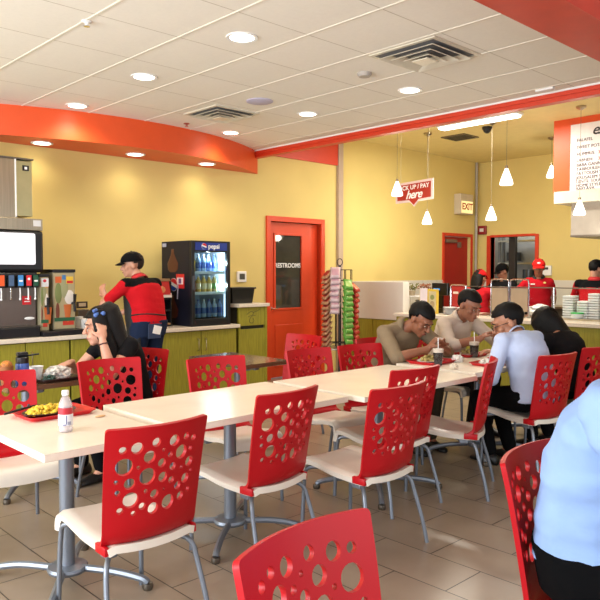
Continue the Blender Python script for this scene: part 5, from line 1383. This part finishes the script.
# man in pale blue check shirt with glasses, near side
l, rz = at_chair(cC5)
lL, lR = seat_legs(0, 0.24)
C_ = person('man with glasses in pale blue shirt leaning over the table, back to camera', l, rz, (0, -0.08, 0.565), (0.0, 0.10, 1.01), (0.02, 0.195, 1.085), (42, -24), ((-0.13, 0.27, 0.66), (-0.7, -0.5, -0.5)), ((0.16, 0.40, 0.82), (0.7, -0.5, -0.4)), lL, lR,
    (176, 122, 94), (186, 198, 226), sleeve=1.15, trousers=(16, 16, 18), fat=1.08, curlL=0.7, curlR=0.7, knee=(0, 1, 0.5), hs=1.12, shw=0.2)
H = C_['H']
bm = B()
for x in (-1, 1):
    tube(bm, [H(0.032*x+0.021*math.cos(2*PI*k/14), 0.098, 0.002+0.016*math.sin(2*PI*k/14)) for k in range(14)], 0.0028, 6, close=True)
    tube(bm, [H(0.053*x, 0.097, 0.006), H(0.078*x, 0.05, 0.008), H(0.08*x, -0.02, 0.004)], 0.0026, 6)
tube(bm, [H(-0.011, 0.099, 0.005), H(0.011, 0.099, 0.005)], 0.0026, 6); obj('glasses', bm, M['black'], C_['t'], 'all')
# dark haired woman beside him
l, rz = at_chair(cC6)
lL, lR = seat_legs(0, 0.24)
D_ = person('woman in black with dark hair over her face, bent over the table', l, rz, (0, -0.10, 0.565), (0.0, 0.10, 0.96), (0.02, 0.21, 1.03), (25, -40), ((-0.16, 0.38, 0.80), (-0.7, -0.5, -0.5)), ((0.16, 0.40, 0.80), (0.7, -0.5, -0.5)), lL, lR,
    (170, 116, 90), (20, 18, 20), sleeve=1.7, trousers=(18, 18, 20), fat=0.98, s=1.0, hs=1.08, collar=False, shw=0.18)
def long_hair(P, secs, c, nm='long_hair'):
    bm = B()
    oval_loft(bm, [(P['H'](*p), a*P['hs'], b*P['hs']) for p, a, b in secs], P['Rm'] @ V((1, 0, 0)), 20)
    obj(nm, fuse(bm, 0.009, 4), mat('long_hair_strands', tuple(int(v*0.7) for v in c), 0.55, var=0.3, vscale=40, stretch=(6, 6, 0.7), bump=0.4, bscale=60, spec=0.25), P['t'], 'all')
long_hair(D_, [((0, 0.0, 0.11), 0.05, 0.06), ((0, -0.01, 0.08), 0.09, 0.10), ((0, -0.01, 0.02), 0.102, 0.112), ((0, -0.02, -0.04), 0.102, 0.105), ((0, -0.03, -0.11), 0.10, 0.085), ((0, -0.05, -0.19), 0.09, 0.06), ((0, -0.07, -0.25), 0.06, 0.03)], (16, 13, 13))
# woman in black with flowered clip, left
l, rz = (2.57, 4.63, 0), R(99)
lL, lR = seat_legs(0, 0.28)
F_ = person('woman in black top holding her hand to her head, blue hair clip', l, rz, (0, -0.08, 0.565), (0.0, 0.08, 0.99), (0.0, 0.19, 1.085), (-24, -8), ((-0.135, 0.275, 1.0), (-0.35, 0.35, -1.0)), ((0.10, 0.38, 0.83), (0.7, -0.3, -0.6)), lL, lR,
    (206, 150, 124), (18, 17, 19), sleeve=0.35, trousers=(20, 20, 24), fat=0.98, s=0.98, hs=1.1, collar=False, hair=(22, 15, 12), handL=((0.25, -0.15, 0.95), (0.9, -0.2, 0)), curlL=0.45, handR=((-0.3, 0.9, -0.1), (0, 0, -1)), shw=0.165)
long_hair(F_, [((0, -0.03, 0.125), 0.04, 0.05), ((0, -0.045, 0.09), 0.082, 0.085), ((0, -0.055, 0.03), 0.094, 0.09), ((0, -0.075, -0.05), 0.094, 0.075), ((0, -0.10, -0.14), 0.10, 0.06), ((0, -0.12, -0.24), 0.105, 0.05), ((0, -0.13, -0.33), 0.08, 0.035), ((0, -0.13, -0.37), 0.04, 0.02)], (24, 16, 13))
long_hair(F_, [((-0.055, 0.01, 0.10), 0.03, 0.04), ((-0.075, 0.015, 0.05), 0.025, 0.05), ((-0.082, 0.01, -0.02), 0.02, 0.052), ((-0.085, -0.01, -0.10), 0.02, 0.05), ((-0.09, -0.04, -0.2), 0.02, 0.04), ((-0.09, -0.06, -0.27), 0.012, 0.02)], (24, 16, 13), 'side_lock')
bm = B(); H = F_['H']; rnd = random.Random(2)
for k in range(16):
    ball(bm, H(-0.078+rnd.uniform(-0.016, 0.012), 0.01+rnd.uniform(-0.035, 0.035), 0.08+rnd.uniform(-0.028, 0.028)), rnd.uniform(0.010, 0.017), 8, rnd.randrange(2))
obj('hair_clip', bm, [cm((74, 106, 170), 0.4), cm((150, 180, 216), 0.4)], F_['t'], 'all')
bm = B(); w0, w1 = F_['arms']['L']; d_ = (w1-w0).normalized(); x, y = frame_of(d_); c = w1-d_*0.03
tube(bm, [c+(x*math.cos(2*PI*k/16)+y*math.sin(2*PI*k/16))*0.03 for k in range(16)], 0.005, 6, close=True); obj('bracelet', bm, cm((60, 26, 30), 0.5), F_['t'], 'all')

# standing worker at the drinks counter
E_ = person('standing worker in red and black shirt, jeans and black cap at the drinks counter', (3.53, 5.88, 0), R(14), (0, -0.03, 0.955), (0.0, 0.10, 1.40), (-0.03, 0.17, 1.535), (52, -6), ((-0.10, 0.46, 1.22), (-0.9, -0.1, -0.7)), ((0.10, 0.48, 1.05), (0.9, -0.2, -0.5)), (-0.11, -0.02, 0.085), (0.12, -0.04, 0.085),
    (190, 136, 108), (184, 18, 28), sleeve=0.72, trousers=(40, 54, 84), fat=1.1, s=1.02, cap=(12, 12, 14), hair=(60, 46, 38), yoke=(24, 22, 24), collar=(190, 26, 32), knee=(0, 1, 0), handL=((-0.1, 0.4, 0.9), (0.9, 0.1, 0)), tuck=True, shw=0.195)
p = E_['pel']
bm = B(); box(bm, -0.045, 0.05, -0.006, 0.006, -0.05, 0.03, 0.002); o = obj('pocket_paper', bm, M['paper'], E_['t'], loc=p+V((-0.05, -0.155, -0.02)), rot=(R(6), R(14), R(-6)))
bm = B(); box(bm, -0.075, 0.075, -0.004, 0.004, -0.07, 0.07, 0.003); obj('back_pocket', bm, cm((44, 58, 86), 0.8), E_['t'], loc=p+V((-0.075, -0.150, -0.04)), rot=(R(4), 0, R(-8)))
bm = B(); pc = p.lerp(E_['mid'], 0.5); n = 30
tube(bm, [pc+V((0.19*math.cos(2*PI*k/n), 0.148*math.sin(2*PI*k/n), 0.012*math.sin(4*PI*k/n))) for k in range(n)], 0.007, 6, close=True); ap = obj('apron', bm, M['blackm'], E_['t'], 'all')
def apf(u, v):
    a = R(25)+u*R(190); q = 1-v
    rx, ry = 0.196+0.0*q, 0.158
    z = p.z-0.28+v*0.62
    return V((rx*math.cos(a)*(1 if v < 0.6 else 1-0.5*(v-0.6)), ry*math.sin(a)+0.01+0.13*max(0, v-0.35), z))
bm = B(); grid_shell(bm, apf, lspace(0, 1, 14), lspace(0, 1, 8), 0.004); obj('apron_front', bm, M['blackm'], ap, 'all')

# kitchen staff
def staff(label, x, y, rz, hz, **k):
    z = hz
    return person(label, (x, y, 0), rz, (0, 0, z-0.60), k.pop('nek', (0, 0.03, z-0.135)), (0, k.pop('hy', 0.07), z), k.pop('face', (0, -10)), k.pop('aL', ((-0.16, 0.36, z-0.42), (-0.9, -0.3, -0.5))), k.pop('aR', ((0.16, 0.36, z-0.42), (0.9, -0.3, -0.5))), (-0.11, 0.0, 0.085), (0.11, 0.0, 0.085), voxel=0.011, knee=(0, 1, 0), **k)
G_ = staff('kitchen worker with long black hair and red cap, back turned, left of the tan panels', 8.95, 5.62, R(-95), 1.375, skin=(180, 126, 100), shirt=(196, 28, 40), sleeve=0.7, cap=(206, 30, 34), hair=(14, 12, 12), fat=1.0, s=0.95, collar=(190, 26, 32))
long_hair(G_, [((0, -0.05, 0.06), 0.07, 0.06), ((0, -0.07, 0.0), 0.092, 0.07), ((0, -0.08, -0.08), 0.095, 0.06), ((0, -0.09, -0.16), 0.085, 0.045), ((0, -0.09, -0.2), 0.05, 0.02)], (14, 12, 12))
H_ = staff('kitchen worker in black with black cap looking down, by the staff opening', 10.0, 5.78, R(82), 1.47, skin=(168, 112, 86), shirt=(24, 24, 28), sleeve=0.7, cap=(11, 11, 12), face=(-14, -20), s=0.98, collar=(20, 20, 22))
I_ = staff('kitchen worker in red shirt and red cap facing the camera', 9.35, 4.86, R(115), 1.525, skin=(138, 88, 62), shirt=(176, 18, 32), sleeve=0.72, cap=(222, 34, 32), face=(2, -8), s=0.92, shw=0.165, collar=(22, 20, 22), yoke=None, aR=((0.20, 0.22, 1.16), (0.8, -0.2, -0.6)), aL=((-0.18, 0.02, 0.90), (-0.3, -0.9, 0)))
H = I_['H']
bm = B(); ball(bm, H(0, 0.088, 0.085), (0.026, 0.008, 0.014), 10, m3=I_['Rm']); obj('cap_logo', bm, cm((240, 220, 220), 0.5), I_['t'], 'all')
bm = B(); box(bm, -0.03, 0.03, -0.006, 0.006, -0.008, 0.008); obj('name_badge', bm, M['white'], I_['t'], loc=I_['che']+V((0.075, 0.125, 0.02)), rot=(R(-10), 0, 0))
bm = B(); ball(bm, (0, 0, 0), (0.018, 0.005, 0.014), 8); obj('shirt_logo', bm, cm((226, 206, 120), 0.5), I_['t'], loc=I_['che']+V((-0.085, 0.122, 0.04)))
J_ = staff('kitchen worker in red and black shirt with black cap, back turned at right edge', 9.25, 4.02, R(-88), 1.50, skin=(176, 124, 98), shirt=(186, 26, 34), sleeve=0.75, cap=(11, 11, 12), fat=1.12, s=1.06, yoke=(22, 22, 26), collar=(186, 30, 34), face=(-20, -22), shw=0.2)
